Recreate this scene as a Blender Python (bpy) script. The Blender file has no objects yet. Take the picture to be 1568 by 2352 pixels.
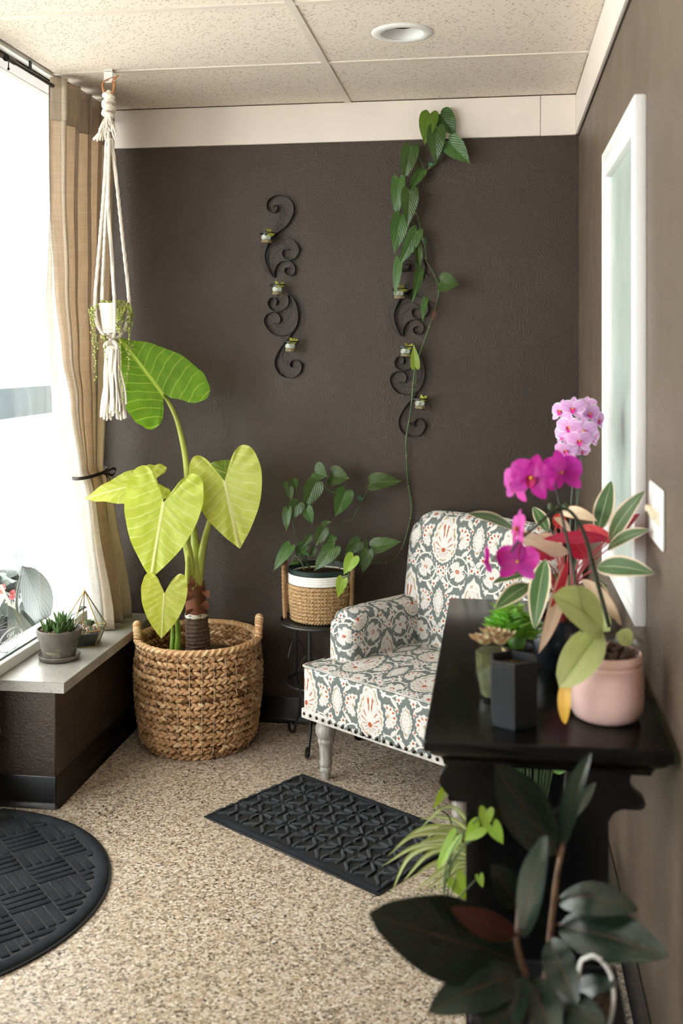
import bpy, bmesh, math, random
import numpy as np
from mathutils import Vector, Matrix, Euler
random.seed(7); rng = np.random.default_rng(7)
SC = bpy.context.scene; COL = SC.collection
PI = math.pi

# ------------------------------------------------------------------ camera, world, lights, exposure
F_PX, EYE, YAW = 2400.0, 1.46, math.atan((1137 - 784) / 2400.0)
CA, SA = math.cos(YAW), math.sin(YAW)
cam_d = bpy.data.cameras.new('camera'); cam = bpy.data.objects.new('camera', cam_d); COL.objects.link(cam)
cam_d.sensor_fit = 'VERTICAL'; cam_d.sensor_height = 36.0; cam_d.sensor_width = 24.0
cam_d.lens = F_PX / 2352 * 36.0
cam_d.shift_y = -(1176 - 811) / 2352
cam_d.clip_start = 0.05
cam_d.dof.use_dof = True; cam_d.dof.focus_distance = 3.65; cam_d.dof.aperture_fstop = 3.2
cam.location = (0, 0, EYE); cam.rotation_euler = (PI / 2, 0, YAW)
SC.camera = cam

world = bpy.data.worlds.new('world'); SC.world = world; world.use_nodes = True
wn = world.node_tree; wn.nodes.clear()
w_out = wn.nodes.new('ShaderNodeOutputWorld'); w_bg = wn.nodes.new('ShaderNodeBackground')
w_bg.inputs[0].default_value = (0.95, 0.965, 1.0, 1); w_bg.inputs[1].default_value = 9.0
wn.links.new(w_bg.outputs[0], w_out.inputs[0])

sun_d = bpy.data.lights.new('sun', 'SUN'); sun = bpy.data.objects.new('sun', sun_d); COL.objects.link(sun)
sun_d.energy = 9.0; sun_d.angle = math.radians(8); sun_d.color = (1.0, 0.91, 0.82)
sun.rotation_euler = (math.radians(38), 0, math.radians(-62))

SC.view_settings.view_transform = 'Standard'; SC.view_settings.look = 'None'
SC.view_settings.gamma = 1.0; SC.view_settings.use_curve_mapping = False
SC.view_settings.exposure = 0.50
SC.cycles.sample_clamp_indirect = 6.0
SC.cycles.max_bounces = 8; SC.cycles.diffuse_bounces = 5; SC.cycles.glossy_bounces = 4
SC.cycles.transparent_max_bounces = 12
SC.cycles.caustics_reflective = False; SC.cycles.caustics_refractive = False

# ------------------------------------------------------------------ measuring helpers (room metres; x right, y deep, z up)
def ray(px, py):
    x = (px - 784) / F_PX; y = (811 - py) / F_PX
    return Vector((-SA + x * CA, CA + x * SA, y))
def at(px, py, Y):
    d = ray(px, py); t = Y / d.y
    return Vector((d.x * t, Y, EYE + d.z * t))
def atX(px, py, X):
    d = ray(px, py); t = X / d.x
    return Vector((X, d.y * t, EYE + d.z * t))
def atZ(px, py, Z):
    d = ray(px, py); t = (Z - EYE) / d.z
    return Vector((d.x * t, d.y * t, Z))
def mpp(Y, px=784):           # metres per pixel at depth Y
    d = ray(px, 811); return (Y / d.y) / F_PX

# ------------------------------------------------------------------ scene-graph helpers
ORG = {}
def setp(o, label=None, cat=None, group=None, kind=None):
    if label: o['label'] = label
    if cat: o['category'] = cat
    if group: o['group'] = group
    if kind: o['kind'] = kind
    return o
def thing(name, label, cat, loc=(0, 0, 0), rotz=0, group=None, kind=None):
    o = bpy.data.objects.new(name, None); COL.objects.link(o)
    o.empty_display_size = 0.05
    o.location = loc; o.rotation_euler = (0, 0, rotz)
    M = Matrix.Translation(Vector(loc)) @ Matrix.Rotation(rotz, 4, 'Z')
    ORG[o.name] = M
    return setp(o, label, cat, group, kind)
def structure(name, loc=(0, 0, 0)):
    o = bpy.data.objects.new(name, None); COL.objects.link(o); o.location = loc; o['kind'] = 'structure'
    ORG[o.name] = Matrix.Translation(Vector(loc)); return o

class MB:
    """collects geometry in room metres (or local metres) and links it as ONE mesh object"""
    def __init__(s): s.v = []; s.f = []; s.uv = []; s.tint = []; s.mi = []; s.has_uv = False; s.has_t = False
    def add(s, verts, faces, uv=None, tint=None, mi=0):
        o = len(s.v)
        s.v.extend([tuple(v) for v in verts]); s.f.extend([tuple(i + o for i in f) for f in faces])
        if uv is not None: s.uv.extend([tuple(t) for t in uv]); s.has_uv = True
        else: s.uv.extend([(0.0, 0.0)] * len(verts))
        if tint is not None: s.has_t = True
        s.tint.extend([0.5 if tint is None else tint] * len(verts))
        s.mi.extend([mi] * len(faces))
        return s
    def box(s, lo, hi, r=0.0, seg=2, mi=0, mat=None):
        bm = bmesh.new(); bmesh.ops.create_cube(bm, size=1.0)
        c = [(a + b) / 2 for a, b in zip(lo, hi)]; e = [abs(b - a) for a, b in zip(lo, hi)]
        for v in bm.verts: v.co = Vector((c[0] + v.co.x * e[0], c[1] + v.co.y * e[1], c[2] + v.co.z * e[2]))
        if r > 0: bmesh.ops.bevel(bm, geom=bm.edges[:], offset=r, segments=seg, profile=0.5, affect='EDGES')
        if mat is not None: bmesh.ops.transform(bm, matrix=mat, verts=bm.verts)
        s.bm(bm, mi=mi); return s
    def bm(s, bm, mi=0, tint=None):
        bm.verts.ensure_lookup_table(); bm.verts.index_update()
        s.add([v.co[:] for v in bm.verts], [[v.index for v in f.verts] for f in bm.faces], mi=mi, tint=tint); bm.free()
    def prism(s, pts, axis, a, b, mi=0):
        """2-D outline (counter-clockwise) extruded along axis from a to b"""
        n = len(pts)
        def P(p, t): return {'x': (t, p[0], p[1]), 'y': (p[0], t, p[1]), 'z': (p[0], p[1], t)}[axis]
        v = [P(p, a) for p in pts] + [P(p, b) for p in pts]
        f = [tuple(range(n - 1, -1, -1)), tuple(range(n, 2 * n))] + [(i, (i + 1) % n, n + (i + 1) % n, n + i) for i in range(n)]
        s.add(v, f, mi=mi); return s
    def tube(s, pts, r, n=8, cap=True, twist=0.0, lobes=0, amp=0.0, tint=None, mi=0, flat=1.0):
        pts = [Vector(p) for p in pts]; m = len(pts)
        rs = r if hasattr(r, '__len__') else [r] * m
        tans = [(pts[min(i + 1, m - 1)] - pts[max(i - 1, 0)]).normalized() for i in range(m)]
        up = Vector((0, 0, 1)) if abs(tans[0].z) < 0.9 else Vector((1, 0, 0))
        nrm = (up - tans[0] * up.dot(tans[0])).normalized()
        v = []; uv = []; L = 0
        for i in range(m):
            if i:
                L += (pts[i] - pts[i - 1]).length
                nrm = (nrm - tans[i] * nrm.dot(tans[i]))
                nrm = nrm.normalized() if nrm.length > 1e-6 else Vector((1, 0, 0))
            bi = tans[i].cross(nrm)
            for k in range(n):
                a = 2 * PI * k / n
                rr = rs[i] * (1 + amp * math.cos(lobes * a - twist * L) if lobes else 1)
                v.append(pts[i] + (nrm * math.cos(a) + bi * math.sin(a) * flat) * rr); uv.append((k / n, L))
        f = [(i * n + k, i * n + (k + 1) % n, (i + 1) * n + (k + 1) % n, (i + 1) * n + k) for i in range(m - 1) for k in range(n)]
        if cap: f += [tuple(range(n - 1, -1, -1)), tuple((m - 1) * n + k for k in range(n))]
        s.add(v, f, uv, tint, mi); return s
    def ring(s, c, R, r, n=48, k=10, twist=0.0, lobes=0, amp=0.0, nrm=None, tint=None, sq=1.0):
        c = Vector(c); v = []; uv = []
        Z = Vector(nrm).normalized() if nrm is not None else Vector((0, 0, 1))
        X = Z.orthogonal().normalized(); Y = Z.cross(X)
        for i in range(n):
            a = 2 * PI * i / n; d = X * math.cos(a) + Y * math.sin(a)
            for j in range(k):
                b = 2 * PI * j / k
                rr = r * (1 + amp * math.cos(lobes * b - twist * a) if lobes else 1)
                v.append(c + d * (R + rr * math.cos(b)) + Z * rr * sq * math.sin(b)); uv.append((i / n, j / k))
        f = [(i * k + j, ((i + 1) % n) * k + j, ((i + 1) % n) * k + (j + 1) % k, i * k + (j + 1) % k) for i in range(n) for j in range(k)]
        s.add(v, f, uv, tint); return s
    def lathe(s, prof, c=(0, 0, 0), n=32, close=False, mi=0, tint=None, fn=None, axis=None):
        m = len(prof); v = []; uv = []
        for i, (r, z) in enumerate(prof):
            for k in range(n):
                a = 2 * PI * k / n; rr = r * (fn(a, z) if fn else 1)
                v.append((c[0] + rr * math.cos(a), c[1] + rr * math.sin(a), c[2] + z)); uv.append((k / n, z))
        f = [(i * n + k, i * n + (k + 1) % n, (i + 1) * n + (k + 1) % n, (i + 1) * n + k) for i in range(m - 1) for k in range(n)]
        if prof[0][0] > 1e-6 and close: f.append(tuple(range(n - 1, -1, -1)))
        if prof[-1][0] > 1e-6 and close: f.append(tuple((m - 1) * n + k for k in range(n)))
        if axis is not None:
            q = Vector((0, 0, 1)).rotation_difference(Vector(axis)); C = Vector(c)
            v = [C + q @ (Vector(p) - C) for p in v]
        s.add(v, f, uv, tint, mi); return s
    def ball(s, c, r, n=8, m=5, R=None, tint=None, mi=0):
        """ellipsoid with radii r (x,y,z), turned by matrix R"""
        r = (r, r, r) if not hasattr(r, '__len__') else r; c = Vector(c); v = [(0, 0, -1)]
        for i in range(1, m):
            p = PI * i / m - PI / 2
            for k in range(n):
                a = 2 * PI * k / n; v.append((math.cos(p) * math.cos(a), math.cos(p) * math.sin(a), math.sin(p)))
        v.append((0, 0, 1)); f = []
        for k in range(n): f.append((0, 1 + (k + 1) % n, 1 + k))
        for i in range(m - 2):
            for k in range(n):
                a = 1 + i * n; f.append((a + k, a + (k + 1) % n, a + n + (k + 1) % n, a + n + k))
        L = len(v) - 1; a = 1 + (m - 2) * n
        for k in range(n): f.append((a + k, a + (k + 1) % n, L))
        P = []
        for q in v:
            w = Vector((q[0] * r[0], q[1] * r[1], q[2] * r[2]))
            P.append(c + (R @ w if R is not None else w))
        s.add(P, f, None, tint, mi); return s
    def grid(s, nu, nv, fn, closed=False, tint=None, mi=0):
        v = []; uv = []
        for j in range(nv):
            for i in range(nu):
                p, t = fn(i / (nu - 1), j / (nv - 1)); v.append(p); uv.append(t)
        f = [(j * nu + i, j * nu + i + 1, (j + 1) * nu + i + 1, (j + 1) * nu + i) for j in range(nv - 1) for i in range(nu - 1)]
        s.add(v, f, uv, tint, mi); return s
    def build(s, name, mat, parent=None, local=False, smooth=40, mods=None):
        me = bpy.data.meshes.new(name)
        V = s.v
        if parent is not None and not local:
            Mi = ORG[parent.name].inverted(); V = [tuple(Mi @ Vector(p)) for p in V]
        me.from_pydata(V, [], s.f)
        for m in (mat if isinstance(mat, (list, tuple)) else [mat]): me.materials.append(m)
        if max(s.mi, default=0): me.polygons.foreach_set('material_index', s.mi)
        li = np.empty(len(me.loops), dtype=np.int32); me.loops.foreach_get('vertex_index', li)
        if s.has_uv:
            ul = me.uv_layers.new(name='UVMap'); ul.data.foreach_set('uv', np.array(s.uv, dtype=np.float32)[li].ravel())
        if s.has_t:
            at_ = me.attributes.new('tint', 'FLOAT', 'POINT'); at_.data.foreach_set('value', np.array(s.tint, dtype=np.float32))
        if smooth:
            me.polygons.foreach_set('use_smooth', [True] * len(me.polygons))
            if smooth < 170: me.set_sharp_from_angle(angle=math.radians(smooth))
        me.update()
        o = bpy.data.objects.new(name, me); COL.objects.link(o)
        if parent is not None: o.parent = parent; ORG[o.name] = ORG[parent.name]
        else: ORG[o.name] = Matrix.Identity(4)
        if mods: mods(o)
        return o

def solid(o, t, offset=0.0):
    m = o.modifiers.new('thickness', 'SOLIDIFY'); m.thickness = t; m.offset = offset; return o
def dup(o, parent=None, loc=None, rot=None, scale=None):
    c = o.copy(); COL.objects.link(c)
    if parent is not None: c.parent = parent
    if loc is not None: c.location = loc
    if rot is not None: c.rotation_euler = rot
    if scale is not None: c.scale = (scale,) * 3
    return c
def dup_tree(o, parent=None):
    c = dup(o, parent); ORG[c.name] = ORG.get(o.name, Matrix.Identity(4))
    for ch in list(o.children): dup_tree(ch, c)
    return c
def spline(pts, n=8):
    """Catmull-Rom through the points"""
    P = [Vector(p) for p in pts]
    if len(P) < 3: return [P[0].lerp(P[-1], i / n) for i in range(n + 1)]
    P = [2 * P[0] - P[1]] + P + [2 * P[-1] - P[-2]]; out = []
    for i in range(1, len(P) - 2):
        for k in range(n):
            t = k / n; a, b, c, d = P[i - 1:i + 3]
            out.append(0.5 * ((2 * b) + (c - a) * t + (2 * a - 5 * b + 4 * c - d) * t * t + (3 * b - a - 3 * c + d) * t ** 3))
    out.append(P[-2]); return out
def lerps(a, b, n): return [a + (b - a) * i / (n - 1) for i in range(n)]
# ------------------------------------------------------------------ procedural materials
class S:
    def __init__(s, g, k): s.g = g; s.k = k
    def __add__(s, o): return s.g.m('ADD', s, o)
    __radd__ = __add__
    def __sub__(s, o): return s.g.m('SUBTRACT', s, o)
    def __rsub__(s, o): return s.g.m('SUBTRACT', o, s)
    def __mul__(s, o): return s.g.m('MULTIPLY', s, o)
    __rmul__ = __mul__
    def __truediv__(s, o): return s.g.m('DIVIDE', s, o)
    def __pow__(s, o): return s.g.m('POWER', s, o)
class Mat:
    def __init__(s, name, color=(0.5, 0.5, 0.5), rough=0.6, spec=0.5, metal=0.0):
        s.mat = bpy.data.materials.new(name); s.mat.use_nodes = True; s.t = s.mat.node_tree; s.t.nodes.clear()
        s.out = s.t.nodes.new('ShaderNodeOutputMaterial'); s.b = s.t.nodes.new('ShaderNodeBsdfPrincipled')
        s.t.links.new(s.b.outputs[0], s.out.inputs[0]); s.surface = s.b.outputs[0]
        s.set('Base Color', color); s.set('Roughness', rough); s.set('Metallic', metal); s.set('Specular IOR Level', spec)
        s._c = None
    def link(s, a, inp):
        if isinstance(a, S): s.t.links.new(a.k, inp)
        elif hasattr(a, '__len__'):
            inp.default_value = tuple(a) + ((1.0,) if len(a) == 3 and len(inp.default_value) == 4 else ())
        else:
            try: inp.default_value = a
            except TypeError: inp.default_value = (a, a, a)
        return s
    def set(s, name, v): return s.link(v, s.b.inputs[name])
    def n(s, typ, **kw):
        nd = s.t.nodes.new(typ)
        for k, v in kw.items(): setattr(nd, k, v)
        return nd
    def m(s, op, a, b=None, c=None):
        nd = s.n('ShaderNodeMath', operation=op); s.link(a, nd.inputs[0])
        if b is not None: s.link(b, nd.inputs[1])
        if c is not None: s.link(c, nd.inputs[2])
        return S(s, nd.outputs[0])
    def obj(s): return S(s, s.n('ShaderNodeTexCoord').outputs['Object'])
    def gen(s): return S(s, s.n('ShaderNodeTexCoord').outputs['Generated'])
    def uv(s): return S(s, s.n('ShaderNodeTexCoord').outputs['UV'])
    def xyz(s, v):
        nd = s.n('ShaderNodeSeparateXYZ'); s.link(v, nd.inputs[0]); return [S(s, o) for o in nd.outputs]
    def comb(s, x, y, z=0.0):
        nd = s.n('ShaderNodeCombineXYZ'); s.link(x, nd.inputs[0]); s.link(y, nd.inputs[1]); s.link(z, nd.inputs[2]); return S(s, nd.outputs[0])
    def vscale(s, v, k):
        nd = s.n('ShaderNodeVectorMath', operation='MULTIPLY'); s.link(v, nd.inputs[0]); s.link(k if hasattr(k, '__len__') else (k, k, k), nd.inputs[1]); return S(s, nd.outputs[0])
    def noise(s, v, scale, detail=2.0, rough=0.5, dist=0.0, color=False):
        nd = s.n('ShaderNodeTexNoise'); s.link(v, nd.inputs['Vector']); s.link(scale, nd.inputs['Scale']); s.link(detail, nd.inputs['Detail'])
        s.link(rough, nd.inputs['Roughness']); s.link(dist, nd.inputs['Distortion']); return S(s, nd.outputs['Color' if color else 'Fac'])
    def voro(s, v, scale, out='Color', feature='F1', rnd=1.0):
        nd = s.n('ShaderNodeTexVoronoi', feature=feature); s.link(v, nd.inputs['Vector']); s.link(scale, nd.inputs['Scale']); s.link(rnd, nd.inputs['Randomness'])
        return S(s, nd.outputs[out])
    def wave(s, v, scale, dist=0.0, det=2.0, axis='X'):
        nd = s.n('ShaderNodeTexWave', bands_direction=axis); s.link(v, nd.inputs['Vector']); s.link(scale, nd.inputs['Scale']); s.link(dist, nd.inputs['Distortion']); s.link(det, nd.inputs['Detail'])
        return S(s, nd.outputs['Fac'])
    def ramp(s, f, stops, interp='LINEAR'):
        nd = s.n('ShaderNodeValToRGB'); cr = nd.color_ramp; cr.interpolation = interp
        while len(cr.elements) < len(stops): cr.elements.new(0.5)
        for e, (p, c) in zip(cr.elements, stops): e.position = p; e.color = tuple(c) + (1,) if hasattr(c, '__len__') else (c, c, c, 1)
        s.link(f, nd.inputs[0]); return S(s, nd.outputs[0])
    def mix(s, f, a, b, mode='MIX'):
        nd = s.n('ShaderNodeMix', data_type='RGBA', blend_type=mode); s.link(f, nd.inputs[0]); s.link(a, nd.inputs[6]); s.link(b, nd.inputs[7]); return S(s, nd.outputs[2])
    def step(s, x, a, b):
        """smooth 0->1 as x runs a->b"""
        nd = s.n('ShaderNodeMapRange', interpolation_type='SMOOTHSTEP'); s.link(x, nd.inputs[0]); s.link(a, nd.inputs[1]); s.link(b, nd.inputs[2])
        return S(s, nd.outputs[0])
    def attr(s, name='tint'):
        nd = s.n('ShaderNodeAttribute', attribute_name=name); return S(s, nd.outputs['Fac'])
    def rand(s): return S(s, s.n('ShaderNodeObjectInfo').outputs['Random'])
    def bump(s, h, strength=0.3, dist=0.01):
        nd = s.n('ShaderNodeBump'); s.link(h, nd.inputs['Height']); s.link(strength, nd.inputs['Strength']); s.link(dist, nd.inputs['Distance'])
        s.t.links.new(nd.outputs[0], s.b.inputs['Normal']); s.nrm = nd.outputs[0]; return s
    def hsv(s, c, h=0.5, sat=1.0, v=1.0):
        nd = s.n('ShaderNodeHueSaturation'); s.link(h, nd.inputs['Hue']); s.link(sat, nd.inputs['Saturation']); s.link(v, nd.inputs['Value']); s.link(c, nd.inputs['Color']); return S(s, nd.outputs[0])
    def translucent(s, color, fac):
        tr = s.n('ShaderNodeBsdfTranslucent'); s.link(color, tr.inputs[0]); mx = s.n('ShaderNodeMixShader'); s.link(fac, mx.inputs[0])
        s.t.links.new(s.surface, mx.inputs[1]); s.t.links.new(tr.outputs[0], mx.inputs[2]); s.t.links.new(mx.outputs[0], s.out.inputs[0]); s.surface = mx.outputs[0]; return s

def simple(name, c, rough=0.6, spec=0.5, metal=0.0, var=0.0, scale=40, bump=0.0, bscale=200):
    g = Mat(name, c, rough, spec, metal); o = g.obj()
    if var: g.set('Base Color', g.ramp(g.noise(o, scale, 3), [(0.25, [x * (1 - var) for x in c]), (0.75, [min(1, x * (1 + var)) for x in c])]))
    if bump: g.bump(g.noise(o, bscale, 3), bump, 0.002)
    return g.mat

def m_wall(name, c, spec=0.5):
    g = Mat(name, c, 0.42, spec); o = g.obj()
    big = g.noise(o, 1.6, 3)
    g.set('Base Color', g.ramp(big, [(0.3, [x * 0.9 for x in c]), (0.7, [x * 1.1 for x in c])]))
    g.set('Roughness', g.ramp(g.noise(o, 5, 3), [(0.3, 0.38), (0.7, 0.5)]))
    g.bump(g.noise(o, 150, 3, 0.55) * 0.9 + g.noise(o, 45, 2) * 0.2, 0.6, 0.005)
    return g.mat
M_WALL = m_wall('dark_brown_wall_paint', (0.048, 0.0315, 0.0225), .40)
M_WALL_LIT = m_wall('lit_brown_wall_paint_right', (0.118, 0.084, 0.058))  # same paint as the back wall, colour lightened to carry the glare
M_WALL_L = simple('offwhite_wall_paint', (0.62, 0.6, 0.56), 0.6)

def m_floor():
    g = Mat('epoxy_flake_floor', (0.5, 0.4, 0.3), 0.38, 0.4); o = g.obj()
    w = g.noise(o, 60, 2, color=True)
    nd = g.n('ShaderNodeVectorMath', operation='MULTIPLY_ADD'); g.link(w, nd.inputs[0]); g.link((0.012,) * 3, nd.inputs[1]); g.link(o, nd.inputs[2]); o2 = S(g, nd.outputs[0])
    stops = [(0.0, (0.018, 0.016, 0.015)), (0.12, (0.12, 0.08, 0.05)), (0.21, (0.33, 0.235, 0.15)), (0.38, (0.50, 0.375, 0.26)), (0.60, (0.64, 0.525, 0.405)), (0.82, (0.82, 0.75, 0.67))]
    a = g.xyz(g.voro(o2, 150))[0]; b = g.xyz(g.voro(g.vscale(o2, (1, 1, 1.3)), 240))[1]
    g.set('Base Color', g.mix(0.42, g.ramp(a, stops, 'CONSTANT'), g.ramp(b, stops, 'CONSTANT')))
    g.bump(a * 0.5 + g.noise(o, 70, 2), 0.16, 0.002)
    return g.mat
M_FLOOR = m_floor()

def m_tile():
    g = Mat('fissured_ceiling_tile', (0.76, 0.70, 0.60), 0.9, 0.1); o = g.obj()
    sx = g.vscale(o, (1.0, 0.55, 1.0))
    warp = g.noise(sx, 50, 2)
    # short fissures: stretched cells kept only where a second noise is high
    rot = g.n('ShaderNodeVectorRotate', rotation_type='Z_AXIS'); g.link(o, rot.inputs['Vector']); rot.inputs['Angle'].default_value = 0.5
    st = g.vscale(S(g, rot.outputs[0]), (70, 190, 1))
    d = g.voro(st, 1.0, 'Distance'); keep = g.xyz(g.voro(st, 1.0, 'Color'))[0]
    hole = (1 - g.step(d, 0.22, 0.36)) * g.step(keep, 0.60, 0.64)
    pin = (1 - g.step(g.voro(o, 260, 'Distance'), 0.14, 0.26)) * 0.45
    dark = g.m('MAXIMUM', hole, pin)
    g.set('Base Color', g.mix(dark, (0.83, 0.745, 0.66), (0.27, 0.20, 0.14)))
    g.bump(g.noise(o, 160, 2) * 0.5 - dark * 1.0, 0.35, 0.003)
    return g.mat
M_TILE = m_tile()
M_GRID = simple('ceiling_grid_paint', (0.74, 0.67, 0.59), 0.55)
M_TRIM = simple('cream_trim_paint', (0.82, 0.74, 0.67), 0.45, var=0.03, scale=6)
M_WHITE = simple('white_paint', (0.86, 0.86, 0.86), 0.35)
M_PLASTIC = simple('white_plastic', (0.85, 0.84, 0.82), 0.4)
M_BLACKBASE = simple('black_rubber_base', (0.006, 0.006, 0.0075), 0.26, 0.35)
M_DARKGAP = simple('dark_gap', (0.03, 0.02, 0.015), 0.8)
M_BRONZE = simple('bronze_frame', (0.07, 0.045, 0.03), 0.4, metal=0.4)
M_ALU = simple('painted_aluminium', (0.74, 0.73, 0.70), 0.4)
M_GASKET = simple('green_black_gasket', (0.03, 0.06, 0.05), 0.4)
M_ROD = simple('black_rod', (0.012, 0.011, 0.011), 0.35)
M_IRON = simple('black_iron', (0.014, 0.013, 0.012), 0.4, var=0.3, scale=30)
M_STRIP = simple('rubbed_black_strip', (0.022, 0.019, 0.017), 0.36, var=0.3, scale=50)
def m_sill():
    g = Mat('grey_speckled_laminate', (0.5, 0.49, 0.46), 0.38, 0.5); o = g.obj()
    a = g.xyz(g.voro(o, 320))[0]; b = g.noise(o, 14, 3)
    g.set('Base Color', g.mix(g.m('MULTIPLY', g.m('LESS_THAN', a, 0.10), 0.6), g.ramp(b, [(0.3, (0.33, 0.315, 0.285)), (0.7, (0.42, 0.40, 0.365))]), (0.16, 0.15, 0.14)))
    return g.mat
M_SILL = m_sill()
def m_glass(name, tint=(1, 1, 1), rough=0.0, refl=1.0):
    g = Mat(name, tint, rough); g.t.nodes.remove(g.b)
    tr = g.n('ShaderNodeBsdfTransparent'); tr.inputs[0].default_value = tint + (1,)
    gl = g.n('ShaderNodeBsdfGlossy'); gl.inputs['Roughness'].default_value = rough
    fr = g.n('ShaderNodeFresnel'); fr.inputs[0].default_value = 1.45
    mx = g.n('ShaderNodeMixShader'); gm = g.n('ShaderNodeNewGeometry'); f = S(g, fr.outputs[0]) * (1 - S(g, gm.outputs['Backfacing'])) * refl; g.link(f, mx.inputs[0])
    g.t.links.new(tr.outputs[0], mx.inputs[1]); g.t.links.new(gl.outputs[0], mx.inputs[2]); g.t.links.new(mx.outputs[0], g.out.inputs[0])
    return g.mat
M_GLASS = m_glass('window_glass', (0.97, 0.99, 0.98))
M_CLEAR = m_glass('clear_glass', (0.93, 0.96, 0.94), 0.02)
M_LINER = m_glass('clear_plastic', (0.85, 0.86, 0.86), 0.15)
def m_frost():
    g = Mat('frosted_glass', (0.62, 0.70, 0.66), 0.35, 0.5); o = g.obj()
    g.set('Base Color', g.ramp(g.noise(o, 9, 4), [(0.3, (0.34, 0.405, 0.37)), (0.7, (0.44, 0.50, 0.47))]))
    g.bump(g.noise(o, 220, 2), 0.2, 0.002); return g.mat
M_FROST = m_frost()

def m_linen(name, c, tr=0.35):
    g = Mat(name, c, 0.95, 0.1); o = g.obj()
    th = g.noise(g.vscale(o, (300, 300, 9)), 1.0, 2) * 0.5 + g.noise(g.vscale(o, (9, 9, 420)), 1.0, 2) * 0.5
    col = g.ramp(th, [(0.35, [x * 0.85 for x in c]), (0.65, [min(1, x * 1.12) for x in c])])
    g.set('Base Color', col); g.bump(th, 0.25, 0.001)
    g.translucent(col, tr); return g.mat
M_LINEN = m_linen('beige_linen', (0.68, 0.575, 0.455), 0.40)
M_LINING = m_linen('white_curtain_lining', (0.84, 0.81, 0.76), 0.4)
M_RIBBON = simple('black_ribbon', (0.02, 0.014, 0.014), 0.5)
def m_rope(name, c, var=0.12, sc=260):
    g = Mat(name, c, 0.9, 0.15); o = g.obj(); n_ = g.noise(o, sc, 3)
    g.set('Base Color', g.ramp(n_, [(0.3, [x * (1 - var) for x in c]), (0.7, [min(1, x * (1 + var)) for x in c])])); g.bump(n_, 0.35, 0.002); return g.mat
M_COTTON = m_rope('cotton_cord', (0.86, 0.80, 0.71), 0.08)
M_LEATHER = simple('tan_leather', (0.38, 0.15, 0.045), 0.55, var=0.25, scale=60)
def m_wicker():
    g = Mat('woven_hyacinth', (0.4, 0.25, 0.12), 0.6, 0.3); o = g.obj(); t = g.attr('tint')
    c = g.ramp(t, [(0.0, (0.20, 0.10, 0.043)), (0.3, (0.45, 0.27, 0.135)), (0.6, (0.62, 0.42, 0.235)), (0.85, (0.72, 0.54, 0.35)), (1.0, (0.78, 0.65, 0.48))])
    st = g.noise(g.vscale(o, (1, 1, 2.2)), 130, 3)
    g.set('Base Color', g.mix(0.42, c, g.ramp(st, [(0.3, (0.12, 0.06, 0.025)), (0.7, (0.62, 0.46, 0.28))]), 'OVERLAY')); g.bump(st, 0.5, 0.003); return g.mat
M_WICKER = m_wicker()
M_STAKE = simple('pale_cane_stake', (0.50, 0.39, 0.25), 0.6, var=0.2)
M_SEAGRASS = m_rope('seagrass_rope', (0.44, 0.285, 0.145), 0.4, 150)
M_JUTE = m_rope('jute_handle', (0.33, 0.20, 0.10), 0.3, 200)
M_WHITEROPE = m_rope('white_cotton_rope', (0.82, 0.80, 0.76), 0.06, 200)
M_GREENPOT = simple('dark_green_plastic', (0.006, 0.022, 0.02), 0.35)
def m_soil():
    g = Mat('potting_soil', (0.03, 0.02, 0.012), 0.95, 0.1); o = g.obj(); v = g.xyz(g.voro(o, 180))[0]
    g.set('Base Color', g.ramp(v, [(0, (0.012, 0.008, 0.005)), (0.6, (0.05, 0.03, 0.018)), (0.93, (0.12, 0.08, 0.05))])); g.bump(v, 0.8, 0.008); return g.mat
M_SOIL = m_soil()
def m_gravel():
    g = Mat('pinkish_gravel', (0.4, 0.25, 0.17), 0.8); t = g.attr('tint')
    g.set('Base Color', g.ramp(t, [(0, (0.16, 0.07, 0.045)), (0.4, (0.40, 0.22, 0.14)), (0.75, (0.56, 0.37, 0.26)), (1, (0.75, 0.62, 0.5))])); return g.mat
M_GRAVEL = m_gravel()

def m_leaf(name, c_dark, c_light, c_vein, veins=9, slope=0.55, rough=0.35, tr=0.25, vein_w=0.06, edge=None, patch=None, mid=0.035, bump=0.5, back=None, rnd=0.18, spec=0.5, curve=0.0):
    g = Mat(name, c_dark, rough, spec); u = g.uv(); x, y, _ = g.xyz(u); ax = g.m('ABSOLUTE', x)
    t = (y - ax * slope + (ax * ax * curve if curve else 0.0) + (g.noise(u, 3.0, 1) - 0.5) * (0.08 if curve else 0.0)) * veins
    fr = g.m('ABSOLUTE', g.m('FRACT', t) - 0.5)                       # 0.5 at a vein
    lat = g.step(fr, 0.5 - vein_w, 0.5) * (1 - g.step(ax, 0.75, 1.0))
    midm = 1 - g.step(ax, mid * 0.5, mid * 1.4)
    blot = g.noise(u, 4.0, 3)
    col = g.ramp(blot, [(0.3, c_dark), (0.7, c_light)])
    if patch:
        pm, pc = patch; k = g.step(g.noise(g.vscale(u, (pm[1], pm[2], 1)), pm[0], 3, 0.6), pm[3], pm[3] + 0.06); col = g.mix(k, col, pc)
    if edge:
        ew, ec = edge; wob = g.noise(u, 7, 3) * 0.5; k = g.step(ax + wob * 0.35 - 0.17, ew, ew + 0.1); col = g.mix(k, col, ec)
    v = g.m('MAXIMUM', lat * 0.6, midm)
    col = g.mix(v, col, c_vein)
    r = g.rand(); col = g.hsv(col, 0.5 + (r - 0.5) * 0.03, 1.0, 1.0 - rnd + r * rnd * 2)
    if back:
        gm = g.n('ShaderNodeNewGeometry'); col = g.mix(S(g, gm.outputs['Backfacing']), col, back)
    g.set('Base Color', col)
    g.bump(g.m('ABSOLUTE', g.m('FRACT', t) - 0.5) * -1.0 * bump - midm * 0.6, 0.5, 0.004)
    if tr: g.translucent(g.hsv(col, 0.49, 1.15, 1.5), tr)
    return g.mat
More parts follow.
